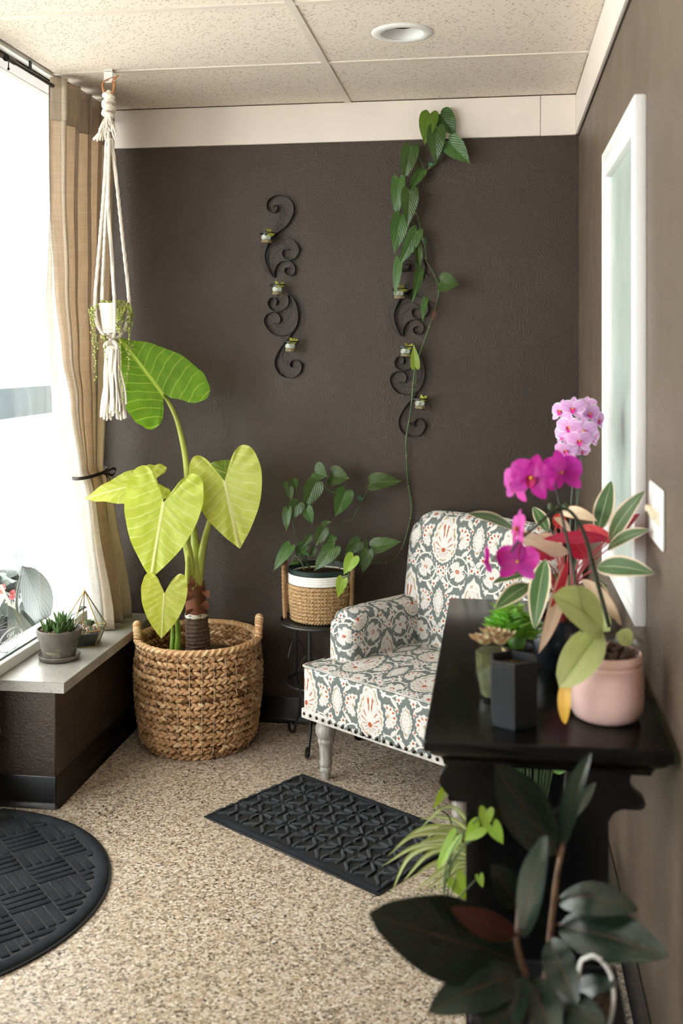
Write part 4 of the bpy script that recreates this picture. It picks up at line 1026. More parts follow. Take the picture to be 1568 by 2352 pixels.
mb = MB().box((-.066, -.0535, .207), (.636, -.047, .240), .003, 2).box((-.068, -.050, .207), (-.062, .058, .240), .003, 2)
mb.v = [(x, y - .006 * max(0, 1 - ((x - .285) / .35) ** 2) if y < -.04 else y, z) for x, y, z in mb.v]
band = mb.build('nailhead_trim_band', M_BAND, ch, local=True)
nail = MB(); nail.lathe([(0, .0042), (.0028, .0036), (.0052, .0018), (.0062, 0)], (0, 0, 0), 12); nl = nail.build('nailhead', M_NAIL, band, local=True)
nl.rotation_euler = (PI / 2, 0, 0); nl.location = (-.052, -.0535, .224)
for k in range(1, 23):
    x = -.052 + k * .0306; o = dup(nl, band, (x, -.0535 - .006 * max(0, 1 - ((x - .285) / .35) ** 2), .224))
for k in range(1, 4): dup(nl, band, (-.068, -.045 + k * .0306, .224), (PI / 2, 0, -PI / 2))
LP = [(.0150, 0), (.0158, .004), (.0172, .024), (.0200, .028), (.0212, .033), (.0210, .038), (.0192, .042), (.0200, .046), (.0222, .050), (.0226, .056), (.0215, .062), (.0205, .066), (.0215, .085), (.0238, .112), (.0252, .1225), (.0275, .126), (.0285, .131), (.0272, .1365), (.0262, .1395), (.030, .146), (.0345, .158), (.0362, .170), (.0350, .182), (.0300, .194), (.0255, .200), (.0255, .207)]
lg = MB().lathe(LP, (0, 0, 0), 28, close=True).build('leg', M_WOOD, ch, local=True, smooth=30)
dup(lg, ch, (.57, 0, 0))
def back_leg(x):
    mb = MB(); v = []
    for (z, y, h) in ((0, .60, .013), (.10, .57, .017), (.207, .53, .021)): v += [(x - h, y - h, z), (x + h, y - h, z), (x + h, y + h, z), (x - h, y + h, z)]
    f = [(3, 2, 1, 0), (8, 9, 10, 11)] + [(i * 4 + k, i * 4 + (k + 1) % 4, i * 4 + 4 + (k + 1) % 4, i * 4 + 4 + k) for i in range(2) for k in range(4)]
    mb.add(v, f).build('leg', M_WOOD, ch, local=True)
back_leg(0.0); back_leg(.57)

# ------------------------------------------------------------------ rectangular mat
MA, MBv, MCv = Vector((-.661, 3.588, 0)), Vector((-.907, 3.186, 0)), Vector((-.312, 2.79, 0))
mo = MBv; mu = (MCv - MBv); mv = (MA - MBv) * .948; ML, MW = mu.length, mv.length; mrot = math.atan2(mu.y, mu.x)
rm = thing('doormat', 'charcoal rectangular doormat with raised star lattice in front of the armchair', 'doormat', mo, mrot)
MB().box((0, 0, 0), (ML, MW, .005), .002, 1).build('rubber_backing', M_MATBASE, rm, local=True)
MB().box((.012, .012, .0045), (ML - .012, MW - .012, .0075), .002, 1).build('pile_surface', M_MATLOW, rm, local=True)
mb = MB(); bw = .026
for lo, hi in (((.008, .008), (ML - .008, bw)), ((.008, MW - bw), (ML - .008, MW - .008)), ((.008, bw), (.016, MW - bw)), ((ML - .016, bw), (ML - .008, MW - bw))):
    mb.box((lo[0], lo[1], .004), (hi[0], hi[1], .0105), .003, 2)
mb.build('border', M_MAT, rm, local=True)
mb = MB(); nx, ny = 6, 4; dx, dy = (ML - .03) / nx, (MW - 2 * bw) / ny
def ridge(p, q, w=.0105, h=.0150):
    d = Vector((q[0] - p[0], q[1] - p[1], 0)); L = d.length; a = math.atan2(d.y, d.x); c = ((p[0] + q[0]) / 2, (p[1] + q[1]) / 2, 0)
    mb.box((-L / 2, -w / 2, .005), (L / 2, w / 2, h), .004, 2, mat=Matrix.Translation(c) @ Matrix.Rotation(a, 4, 'Z'))
for i in range(nx + 1):
    for j in range(ny + 1):
        cx, cy = .015 + i * dx, bw + j * dy
        for (ex, ey, k0, k1) in ((1, 1, .10, .42), (-1, 1, .10, .42), (1, 0, .12, .44), (0, 1, .10, .44), (-1, 0, .12, .44), (1, -1, .10, .42), (-1, -1, .10, .42), (0, -1, .10, .44)):
            p = (cx + ex * dx * k0, cy + ey * dy * k0); q = (cx + ex * dx * k1, cy + ey * dy * k1)
            if .014 < q[0] < ML - .014 and bw < q[1] < MW - bw and .010 < p[0] < ML - .010 and bw - .002 < p[1] < MW - bw + .002: ridge(p, q)
for i in range(nx):
    for j in range(ny):
        cx, cy = .015 + (i + .5) * dx, bw + (j + .5) * dy
        ridge((cx - dx * .08, cy - dy * .3), (cx - dx * .08, cy + dy * .05)); ridge((cx + dx * .1, cy - dy * .02), (cx + dx * .1, cy + dy * .32))
mb.build('raised_lattice', M_MATRIB, rm, local=True)

# half-round mat by the door
hc = Vector((-1.55, 2.625, 0)); HR = .518
hm = thing('doormat', 'charcoal half-round doormat with ribbed parquet pattern by the entrance', 'doormat', hc)
def half(r, x0, z0, z1, mb, w=None):
    A = [-PI / 2 + PI * k / 60 for k in range(61)]; pts = [(hc.x + x0 + (r - x0 * 0) * math.cos(a), hc.y + r * math.sin(a)) for a in A]
    mb.prism(pts, 'z', z0, z1); return mb
half(HR, 0, 0, .006, MB()).build('rubber_backing', M_MATBASE, hm)
half(HR - .03, .012, .0055, .0085, MB()).build('pile_surface', M_MATDUST, hm)
mb = MB(); c = [(hc.x + (HR - .026) * math.cos(a), hc.y + (HR - .026) * math.sin(a), .006) for a in [-PI / 2 + PI * k / 60 for k in range(61)]]
mb.tube(c, .020, 12, flat=1.0); v0 = [(x, y, max(.003, .003 + (z - .003) * .55)) for x, y, z in mb.v]; mb.v = v0; mb.build('border', M_MAT, hm)
mb = MB(); U = (atZ(80, 1922, 0) - atZ(0, 1944, 0)).normalized(); ua = math.atan2(U.y, U.x); blk = .112; nr = 4; cs = Vector((math.cos(ua), math.sin(ua), 0)); sn_ = Vector((-math.sin(ua), math.cos(ua), 0))
for i in range(-7, 8):
    for j in range(-7, 8):
        cen = hc + cs * (i * blk) + sn_ * (j * blk); alongu = (i + j) % 2 == 0
        for k in range(nr):
            t = (k - (nr - 1) / 2) * blk / nr; A_, B_ = (cs, sn_) if alongu else (sn_, cs)
            # rib clipped to the half disc in short steps
            run = []
            for q in range(13):
                p = cen + B_ * t + A_ * ((q / 12 - .5) * blk * .97); ok = (p - hc).length < HR - .045 and p.x > hc.x + .016
                if ok: run.append(p)
            if len(run) > 2:
                L = (run[-1] - run[0]).length; c_ = (run[0] + run[-1]) / 2; w = blk / nr * .40
                mb.box((-L / 2, -w, .006), (L / 2, w, .0135), .0045, 2, mat=Matrix.Translation((c_.x, c_.y, 0)) @ Matrix.Rotation(math.atan2(A_.y, A_.x), 4, 'Z'))
mb.build('raised_ribs', M_MAT, hm)
# ------------------------------------------------------------------ plant stand, seagrass basket, pothos
PSC = Vector((-.649, 3.85, 0)); PZ = .468
ps = thing('plant_stand', 'black wrought iron plant stand with scroll legs behind the armchair', 'plant stand', PSC)
MB().ring(PSC + Vector((0, 0, PZ - .006)), .147, .007, 56, 8).ring(PSC + Vector((0, 0, PZ - .004)), .134, .004, 56, 6).build('top_ring', M_IRON, ps)
MB().lathe([(0, PZ - .004), (.134, PZ - .004), (.134, PZ - .001), (0, PZ - .001)], PSC, 48).build('top_plate', M_IRON, ps)
FEET = [(-.016, -.127), (-.112, .082), (.125, .045)]
for fx, fy in FEET:
    o_ = Vector((fx, fy, 0)).normalized()
    def q(r, z): return PSC + o_ * r + Vector((0, 0, z))
    P = [q(.128, PZ - .006), q(.128, .40), q(.128, .25), q(.120, .20), q(.108, .15), q(.112, .09), q(.132, .04), q(.138, .014), q(.150, .004 + .004), q(.166, .014), q(.168, .032), q(.156, .040), q(.150, .032)]
    lg_ = MB().tube(spline(P, 6), .0055, 8).build('leg', M_IRON, ps)
    for (z, s_) in ((.36, 1), (.20, -1)):
        t_ = Vector((-o_.y, o_.x, 0))
        for d_ in (1, -1):
            c = [q(.128, z) + t_ * d_ * (.012 + .030 * math.sin(a * .5)) * 1.0 + Vector((0, 0, s_ * (.028 * math.cos(a) - .028))) for a in lerps(0, 4.4, 16)]
            MB().tube(c, .0028, 6).build('leg_scroll', M_IRON, ps)
MB().ring(PSC + Vector((0, 0, .235)), .124, .004, 48, 6).build('lower_ring', M_IRON, ps)

pb = thing('potted_plant', 'pothos in a seagrass and white rope basket with a vine climbing the wall', 'potted plant', PSC + Vector((0, 0, PZ)))
def sg_r(z): return .100 + .013 * min(1, (z - PZ) / .10)
nz = 10; z0 = PZ + .0075; dz = (.608 - z0) / nz
for k in range(nz):
    z = z0 + dz * (k + .2); MB().ring(PSC + Vector((0, 0, z)), sg_r(z), dz * .62, 150, 10, twist=60, lobes=3, amp=.30).build('seagrass_coil', M_SEAGRASS, pb)
MB().lathe([(0, PZ + .002), (.098, PZ + .002), (.104, PZ + .06), (.108, .64)], PSC, 48).build('basket_lining', M_SEAGRASS, pb)
for k in range(4):
    z = .613 + k * .0088; MB().ring(PSC + Vector((0, 0, z)), .1130, .0056, 90, 8, twist=60, lobes=3, amp=.06).build('white_rope_coil', M_WHITEROPE, pb)
MB().lathe([(.106, .60), (.108, .640), (.1165, .644), (.1175, .662), (.1145, .664), (.112, .652), (.104, .62)], PSC, 56).build('nursery_pot', M_GREENPOT, pb)
MB().lathe([(0, .640), (.112, .636)], PSC, 36).build('soil', M_SOIL, pb)
for sx, ya in ((-1, -.05), (1, -.03)):
    P = [PSC + Vector((sx * (.108 + .012), ya - .006, PZ + .012)), PSC + Vector((sx * .124, ya - .004, .56)), PSC + Vector((sx * .126, ya - .002, .64)), PSC + Vector((sx * .128, ya + .006, .694)), PSC + Vector((sx * .126, ya + .020, .694)), PSC + Vector((sx * .124, ya + .026, .62)), PSC + Vector((sx * .120, ya + .028, PZ + .03))]
    MB().tube(spline(P, 16), .0075, 10, twist=420, lobes=3, amp=.18).build('handle', M_JUTE, pb)
z7 = lambda x, y: (600 + x / 3.92, 1040 + y / 3.92)
def pleaf(a, t, hw, Y, mat=None, f=z7, par=None, sc=3.62, **k):
    ax, ay = f(*a); tx, ty = f(*t); Ya, Yt = Y if hasattr(Y, '__len__') else (Y, Y - .02)
    kw = dict(outline=VINEO, rings=5, sub=3, fold=.16, droop=.18, wave=.012, nw=5); kw.update(k)
    mb = heart(MB(), at(ax, ay, Ya), at(tx, ty, Yt), hw / sc * mpp(Ya, ax), **kw)
    return mb.build('leaf', mat or M_POTHOS, par or pb, smooth=180)
def pstem(P, Y, r=.0022, name='stem', f=z7, mat=None, par=None, r1=None):
    Ys = Y if hasattr(Y, '__len__') else [Y] * len(P)
    c = spline([at(*f(x, y), yy) for (x, y), yy in zip(P, Ys)], 6); return MB().tube(c, lerps(r, r1 or r, len(c)), 7).build(name, mat or M_VINE, par or pb)
G = M_POTHOS
for a, t, hw, Y, k in (((478, 172), (585, 205), 92, 3.90, dict(n=(-.2, 0, .3))), ((628, 205), (783, 222), 88, 3.93, dict(n=(0, 0, .3))), ((492, 268), (385, 506), 80, 3.86, {}),
    ((762, 345), (668, 582), 76, 3.90, dict(n=(.2, 0, .1))), ((985, 268), (1252, 236), 80, 3.97, dict(n=(0, 0, .5), wave=.03)), ((283, 245), (322, 318), 40, 3.86, dict(n=(.5, 0, 0))),
    ((252, 312), (264, 428), 38, 3.85, dict(n=(-.4, 0, 0))), ((214, 268), (226, 350), 22, 3.85, {}), ((332, 450), (241, 611), 66, 3.84, {}), ((236, 502), (212, 703), 44, 3.83, dict(n=(-.4, 0, 0))),
    ((402, 500), (460, 641), 50, 3.85, {}), ((562, 680), (490, 840), 56, 3.84, {}), ((548, 665), (614, 612), 42, 3.88, dict(n=(0, 0, .8))), ((440, 745), (366, 862), 34, 3.84, dict(n=(.4, 0, .2))),
    ((652, 758), (590, 852), 32, 3.83, dict(n=(.3, 0, .3))), ((658, 846), (466, 1060), 72, (3.80, 3.765), dict(n=(0, 0, .3), fold=.15)), ((258, 838), (97, 1052), 56, (3.80, 3.76), dict(n=(-.3, 0, .2))),
    ((385, 828), (308, 932), 46, 3.84, dict(n=(.2, 0, .5))), ((958, 884), (910, 1086), 54, 3.84, {}), ((1003, 852), (1242, 783), 72, (3.88, 3.86), dict(n=(0, 0, .5))),
    ((950, 905), (943, 755), 12, 3.87, dict(fold=1.2)), ((885, 800), (742, 915), 62, 3.95, dict(n=(0, 0, .2))), ((480, 860), (432, 955), 30, 3.86, {}), ((362, 905), (425, 915), 26, 3.82, dict(n=(0, 0, .8))),
    ((560, 900), (640, 985), 34, 3.86, dict(n=(.4, 0, .2))), ((330, 985), (250, 1000), 24, 3.80, dict(n=(0, 0, 1)))):
    pleaf(a, t, hw, Y, **k)
pleaf((832, 932), (738, 1096), 60, (3.76, 3.735), M_POTHOS_L, n=(0, 0, .2)); pleaf((732, 1128), (688, 1311), 47, (3.725, 3.715), M_POTHOS_L)
for P, Y in (([(385, 1055), (365, 900), (340, 800), (290, 670), (290, 590), (310, 470), (345, 410), (310, 320), (285, 250)], 3.86), ([(385, 1050), (350, 965), (300, 925), (275, 985)], 3.79), ([(560, 1040), (555, 900), (548, 760), (560, 680)], 3.86),
    ([(560, 1030), (590, 790), (640, 720), (700, 670), (740, 620), (820, 600), (850, 530), (900, 450), (935, 375), (985, 268)], [3.86, 3.88, 3.9, 3.92, 3.94, 3.96, 3.97, 3.975, 3.975, 3.97]), ([(905, 400), (860, 375), (790, 350), (762, 345)], [3.975, 3.96, 3.93, 3.90]),
    ([(762, 345), (645, 355), (560, 300), (500, 240), (478, 172)], [3.9, 3.91, 3.91, 3.905, 3.90]), ([(645, 355), (690, 300), (640, 240), (628, 205)], [3.91, 3.93, 3.94, 3.93]), ([(705, 1000), (712, 880), (690, 840), (658, 846)], [3.83, 3.82, 3.81, 3.80]),
    ([(700, 1040), (800, 980), (860, 940), (832, 932)], [3.85, 3.80, 3.77, 3.76]), ([(770, 1050), (785, 1100), (732, 1128)], [3.76, 3.73, 3.725]), ([(800, 1030), (870, 960), (885, 880), (958, 884)], [3.88, 3.87, 3.86, 3.84]), ([(258, 838), (300, 860), (360, 930), (430, 1040)], [3.80, 3.81, 3.83, 3.85]),
    ([(950, 905), (970, 880), (1003, 852)], 3.87), ([(490, 1040), (500, 950), (560, 900)], 3.86), ([(440, 1040), (400, 940), (440, 745)], 3.85), ([(640, 1010), (660, 930), (655, 860)], 3.81)):
    pstem(P, Y)
# the long vine
def vy(x, y): return x, y
VP = [(790, 1292), (852, 1294), (895, 1290), (920, 1265), (937, 1215), (945, 1165), (937, 1110), (934, 1060), (933, 1005), (943, 945), (949, 880), (955, 838), (972, 790), (990, 740), (1000, 708), (1007, 680), (1006, 655), (996, 628), (980, 600), (978, 572), (968, 535), (960, 500), (948, 470), (943, 436), (955, 405), (982, 388), (1004, 372), (1013, 352), (1013, 330), (1006, 312)]
VY = [3.87, 3.93, 4.0, 4.035, 4.045, 4.045, 4.045, 4.04, 4.035, 4.03, 4.025, 4.025, 4.025, 4.03] + [4.035] * (len(VP) - 14)
c = spline([at(x, y, Y) for (x, y), Y in zip(VP, VY)], 8); MB().tube(c, lerps(.0030, .0042, len(c)), 8).build('vine', M_VINE, pb)
for k in range(14, len(c) - 8, 11):
    MB().ring(c[k], .0035, .0016, 12, 6, nrm=(c[k + 1] - c[k - 1])).build('vine_joint', M_NODE, pb)
blade(MB(), at(998, 712, 4.02), at(992, 738, 4.015), .007, a=.6).build('dry_sheath', M_ALORED, pb)
z6 = lambda x, y: (850 + x / 4.704, 220 + y / 4.704)
K6 = dict(f=z6, sc=4.15, outline=VINEO, fold=.14)
for a, t, hw, Y, k in (((645, 195), (578, 505), 92, (3.99, 3.96), dict(mat=M_POTHOS_L2 if 'M_POTHOS_L2' in globals() else None, n=(-.2, 0, .1))), ((757, 200), (925, 416), 108, (4.02, 4.0), dict(n=(.1, 0, .1))), ((716, 348), (700, 716), 92, (3.98, 3.96), {}), ((848, 490), (1067, 722), 103, (3.99, 3.97), {}),
    ((438, 552), (366, 912), 84, 4.0, {}), ((556, 808), (424, 1012), 54, 4.01, dict(wave=.05, fold=.5)), ((306, 902), (272, 1306), 70, 3.99, dict(n=(-.2, 0, 0))), ((430, 1025), (409, 1396), 86, 3.97, {}), ((332, 1298), (262, 1698), 86, 3.98, {}), ((502, 1462), (318, 1832), 72, 3.96, {}),
    ((508, 1612), (542, 1888), 44, 3.97, dict(n=(.5, 0, 0), fold=.4)), ((312, 1772), (245, 2168), 48, 3.97, dict(n=(-.4, 0, 0))), ((532, 1892), (470, 2242), 46, 3.96, dict(n=(.4, 0, 0))), ((762, 2012), (950, 2030), 100, 3.98, dict(n=(0, 0, .3))), ((604, 2202), (545, 2440), 38, 3.97, dict(n=(-.6, 0, 0), fold=.5))):
    k2 = dict(K6); k2.update(k); pleaf(a, t, hw, Y, **k2)
z5 = lambda x, y: (560 + x / 2.8, 420 + y / 2.8)
pleaf((1102, 1186), (1092, 1044), 31, (3.985, 3.965), M_POTHOS_L, f=z5, sc=2.8, n=(0, 0, -.2))
for P, Y in (([(690, 720), (760, 640), (790, 560), (848, 490)], 4.02), ([(740, 420), (716, 348)], 4.01), ([(745, 440), (757, 200)], 4.025), ([(740, 430), (700, 330), (645, 195)], [4.02, 4.0, 3.99]), ([(590, 805), (520, 650), (480, 570), (438, 552)], [4.03, 4.02, 4.01, 4.0]), ([(560, 820), (556, 808)], 4.02), ([(415, 1010), (370, 940), (306, 902)], 4.0),
    ([(440, 1040), (430, 1025)], 4.0), ([(530, 1440), (430, 1340), (332, 1298)], [4.03, 4.0, 3.98]), ([(545, 1470), (502, 1462)], [4.03, 3.96]), ([(610, 1800), (560, 1700), (508, 1612)], [4.03, 4.0, 3.97]), ([(600, 1830), (450, 1790), (312, 1772)], [4.03, 4.0, 3.97]), ([(720, 2030), (640, 1950), (532, 1892)], [4.03, 4.0, 3.96]), ([(730, 2040), (762, 2012)], [4.03, 3.98]), ([(705, 2290), (700, 2260), (604, 2202)], [4.03, 4.0, 3.97])):
    pstem(P, Y, f=z6)
pstem([(1104, 1300), (1106, 1230), (1102, 1186)], [4.02, 4.0, 3.985], f=z5)
for px, py, s_ in ((990, 379, 1), (975, 553, 2), (828, 1143, 3)):
    p = at(px, py, YB - .006)
    cl = thing('plant_clip', {1: 'small green leaf-shaped clip fixing the vine top just under the white trim', 2: 'small green leaf-shaped clip beside the vine midway up the wall', 3: 'small green leaf-shaped clip on the wall above the seagrass basket'}[s_], 'clip', (p.x, YB, p.z), group='green plant clips on the dark wall')
    o = blade(MB(), p + Vector((-.010, 0, .008)), p + Vector((.009, -.004, -.010)), .010, a=.9, b=.6, bend=.1).build('clip_leaf', M_CLIP, cl); solid(o, .002)
    MB().tube([p + Vector((0, .006, 0)), p + Vector((0, -.002, 0))], .005, 10).ring(p + Vector((.006, -.012, .004)), .006, .0018, 14, 6, nrm=(1, .3, .4)).build('clip_base', M_CLIP, cl)

# ------------------------------------------------------------------ two scroll sconces with glass cups
BANDS = [[(190, 150), (212, 142), (217, 168), (203, 190), (178, 193), (155, 176), (147, 145), (160, 110), (195, 85), (240, 80), (285, 100), (315, 140), (319, 190), (300, 240), (265, 285), (225, 315), (190, 340), (160, 395), (140, 440), (136, 485), (152, 545), (188, 605)],
    [(150, 410), (175, 370), (205, 350), (255, 346), (310, 365), (348, 410), (352, 450), (325, 487), (285, 497), (255, 478), (247, 448), (265, 431), (294, 433)],
    [(198, 610), (200, 560), (225, 517), (265, 502), (308, 515), (330, 550), (322, 585), (296, 597), (270, 587), (261, 562), (275, 546), (292, 550)],
    [(280, 705), (318, 745), (342, 800), (350, 860), (340, 915), (308, 962), (240, 986), (180, 970), (140, 920), (131, 880), (150, 846), (190, 832), (225, 850), (236, 885), (215, 908), (186, 903)],
    [(285, 720), (287, 780), (255, 815), (210, 829), (170, 811), (154, 776), (168, 746), (194, 738), (212, 756), (208, 784), (190, 788)],
    [(308, 962), (288, 1000), (258, 1035), (225, 1080), (200, 1140), (205, 1190), (235, 1235), (285, 1255), (335, 1245), (368, 1205), (368, 1165), (340, 1140), (314, 1142), (297, 1165), (306, 1186), (324, 1186)]]
WIRES = [[(212, 140), (234, 180), (229, 230), (193, 288)], [(222, 142), (257, 180), (251, 232), (206, 302)], [(150, 470), (165, 425), (205, 395), (255, 394), (298, 427)], [(188, 590), (180, 510), (195, 460), (240, 425), (296, 432)], [(150, 400), (149, 480), (165, 560), (195, 607)],
    [(117, 395), (98, 450), (105, 510), (140, 570), (190, 612)], [(282, 705), (330, 740), (371, 790), (384, 850), (371, 920), (342, 992)], [(290, 725), (301, 800), (276, 870), (235, 907)], [(297, 725), (329, 790), (326, 870), (285, 927), (230, 936), (185, 908)], [(262, 1050), (240, 1110), (255, 1160), (299, 1195)], [(280, 1080), (268, 1130), (280, 1170), (301, 1193)]]
CUPS = [(147, 352), (218, 685), (301, 1050)]
def sconce(f, label, cups, cuplabels):
    c0 = at(*f(240, 660), YB)
    t = thing('wall_sconce', label, 'candle sconce', c0, group='scroll sconces on the dark wall')
    for b in BANDS:
        c = spline([at(*f(x, y), YB - .012) for x, y in b], 6); v = []
        for q in c: v += [q + Vector((0, -.009, 0)), q + Vector((0, .011, 0))]
        o = MB().add(v, [(2 * k, 2 * k + 2, 2 * k + 3, 2 * k + 1) for k in range(len(c) - 1)]).build('scroll_band', M_STRIP, t, smooth=180); solid(o, .0022)
    for w in WIRES: MB().tube(spline([at(*f(x, y), YB - .010) for x, y in w], 7), .0013, 6).build('wire', M_STRIP, t)
    for (x, y), cl in zip(cups, cuplabels):
        p = at(*f(x, y), 4.006); R_ = .0285; zt = p.z + .0195; zb = p.z - .0240
        MB().ring((p.x, 4.006, zt - .002), R_ + .0025, .0018, 36, 6, sq=1.6).tube([(p.x, 4.006 + R_, zt - .002), (p.x + .003, YB - .006, zt - .003)], .0022, 6).build('cup_ring', M_STRIP, t)
        g = thing('glass_cup', cl, 'candle cup', (p.x, 4.006, zb), group='glass cups on the sconces')
        MB().lathe([(0, zb), (.0225, zb), (.0245, zb + .003), (R_ - .0012, zt), (R_, zt + .001), (R_ - .003, zt + .001), (.0225, zb + .005), (0, zb + .004)], (p.x, 4.006, 0), 28).build('glass', M_CLEAR, g)
        MB().lathe([(0, zb + .0045), (.0215, zb + .0045), (.0228, zb + .013), (.012, zb + .0155), (0, zb + .0140)], (p.x, 4.006, 0), 20).build('pebble_fill', M_SAND, g)
        mb = MB()
        for k in range(9):
            a = k * 2.4; r = .006 + .0011 * k; d_ = Vector((math.cos(a), math.sin(a), .5 + .1 * k))
            blade(mb, Vector((p.x - .003, 4.004, zb + .015)), Vector((p.x - .003, 4.004, zb + .015)) + d_.normalized() * (.022 + .0006 * k), .0105, n=d_, a=.8, b=.6, bend=-.25, towards=False, nu=5, nv=6)
        mb.build('silk_flower', M_SILK, g, smooth=180)
        for k in range(3):
            a = (-.35, .45, 1.15)[k] + random.uniform(-.35, .35); b_ = Vector((p.x + .007, 3.998, zt - .012)); e = b_ + Vector((math.sin(a) * .026, -.010 + .012 * k, math.cos(a) * .020 + .008))
            blade(MB(), b_, e, .0082, a=.75, b=.8, fold=.25, roll=random.uniform(-.7, .7), nu=5, nv=7).build('sprig_leaf', M_SPRIG, g, smooth=180)
sconce(z5, 'black iron scroll sconce on the left, with three glass cups and no vine over it', CUPS, ['glass cup at the top of the left sconce with white flower', 'glass cup in the middle of the left sconce with white flower', 'glass cup at the bottom of the left sconce with white flower'])
fr5 = lambda x, y: z5(x + 835 - 45 * (y - 345) / 900, y + 378)
CU2 = [(165, 333), (226, 705), (335, 1040)]
sconce(fr5, 'black iron scroll sconce on the right, half hidden by the climbing pothos vine', CU2, ['glass cup at the top of the right sconce under pothos leaves', 'glass cup in the middle of the right sconce behind a young leaf', 'glass cup at the bottom of the right sconce beside the bare vine'])
# ------------------------------------------------------------------ black console table
TX0, TX1, TY0, TY1, TZ = -.126, .304, 1.842, 2.920, .780
tb = thing('console_table', 'black lacquered console table with scrolled brackets and lower shelf by the brown wall', 'table', ((TX0 + TX1) / 2, (TY0 + TY1) / 2, 0))
MB().box((TX0, TY0, TZ - .024), (TX1, TY1, TZ), .006, 3).build('table_top', M_BLACKTABLE, tb)
mb = MB(); prof = [(.010, TZ - .024), (.012, TZ - .030), (.020, TZ - .036), (.030, TZ - .042), (.034, TZ - .050), (.036, TZ - .056)]; loops = []
for d, z in prof: loops.append([(TX0 + d, TY0 + d, z), (TX1 - d, TY0 + d, z), (TX1 - d, TY1 - d, z), (TX0 + d, TY1 - d, z)])
v = [p for l in loops for p in l]; n = len(loops)
mb.add(v, [(i * 4 + (k + 1) % 4, i * 4 + k, (i + 1) * 4 + k, (i + 1) * 4 + (k + 1) % 4) for i in range(n - 1) for k in range(4)] + [(0, 1, 2, 3), tuple((n - 1) * 4 + k for k in (3, 2, 1, 0))]).build('bed_moulding', M_BLACKTABLE, tb, smooth=60)
PX0, PX1 = -.052, .197
for y in (1.885, 2.855):
    outline = [(PX0, 0), (PX1, 0), (PX1, TZ - .056), (.125, TZ - .056), (.118, .655), (.085, .628), (.050, .640), (.030, .664), (.026, TZ - .056), (PX0, TZ - .056)]
    MB().prism(outline, 'y', y, y + .022).build('end_panel', M_BLACKTABLE, tb, smooth=30)
    arc = lambda cx, cz, r, a0, a1, n=9: [(cx + r * math.cos(math.radians(a)), cz + r * math.sin(math.radians(a))) for a in lerps(a0, a1, n)]
    lb = [(PX0 + .002, .655), (PX0 + .002, TZ - .054), (-.086, TZ - .054)] + arc(-.096, TZ - .060, .010, 20, -60, 5) + arc(-.082, .692, .018, 130, 230, 7) + [(-.086, .668)] + arc(-.078, .662, .007, 120, 250, 4) 
    MB().prism(lb, 'y', y - .001, y + .023).build('bracket', M_BLACKTABLE, tb, smooth=30)
    rb = [(PX1 - .002, .640)] + arc(.226, .632, .028, 170, 95, 7) + [(.247, .660)] + arc(.248, .672, .012, -90, 60, 7) + arc(.262, .712, .028, 230, 150, 6) + [(.262, TZ - .054), (PX1 - .002, TZ - .054)]
    MB().prism(rb, 'y', y - .001, y + .023).build('bracket', M_BLACKTABLE, tb, smooth=30)
MB().box((-.085, 1.876, .690), (.265, 1.886, TZ - .052), .002, 1).build('apron', M_BLACKTABLE, tb) if False else None
MB().box((PX0, 1.905, .700), (PX0 + .018, 2.857, TZ - .054), .002, 1).build('apron', M_BLACKTABLE, tb)
MB().box((PX1 - .018, 1.905, .700), (PX1, 2.857, TZ - .054), .002, 1).build('apron', M_BLACKTABLE, tb)
SHZ = .235
MB().box((PX0 + .001, 1.906, SHZ - .022), (PX1 - .001, 2.856, SHZ), .003, 2).build('lower_shelf', M_BLACKTABLE, tb)

# ------------------------------------------------------------------ plants on the table
def bark(mb, c, r, z, n=26):
    for k in range(n):
        a = random.random() * 2 * PI; q = math.sqrt(random.random()) * r; M3 = Euler((random.random() * 3, random.random() * 3, random.random() * 3)).to_matrix()
        mb.ball((c[0] + q * math.cos(a), c[1] + q * math.sin(a), z + random.uniform(-.002, .006)), (.012, .007, .004), 6, 4, M3)
# orchid flower: column with sepals, petals, lip as sub-parts; built once per colour in local axes (faces +Z) and copied
def flower_proto(mat_p, mat_l, size):
    core = MB().ball((0, 0, .004), (.0035, .0035, .006), 7, 5)
    pet = MB(); blade(pet, (0, 0, .001), (0, 1, 0), .52, n=(0, 0, 1), a=.9, b=.55, bend=.07, fold=-.05, wave=.03, towards=False, nu=9, nv=10)
    sep = MB(); blade(sep, (0, 0, -.002), (0, 1, -.02), .30, n=(0, 0, 1), a=.85, b=.7, bend=.05, fold=.06, towards=False, nu=7, nv=9)
    lip = MB(); blade(lip, (0, 0, .003), (0, -.42, .16), .20, n=(0, .3, 1), a=.7, b=.8, fold=.5, bend=-.15, towards=False, nu=7, nv=8); 
    for s_ in (1, -1): blade(lip, (0, 0, .003), (s_ * .22, -.05, .24), .12, n=(-s_, 0, .5), a=.8, b=.7, towards=False, nu=5, nv=6)
    return [core, pet, sep, lip, mat_p, mat_l, size, None]
def mesh_of(mb, name, mat, k):
    mb.v = [tuple(Vector(p) * k) for p in mb.v]; o = mb.build(name, mat, None, smooth=180); me = o.data; bpy.data.objects.remove(o); return me
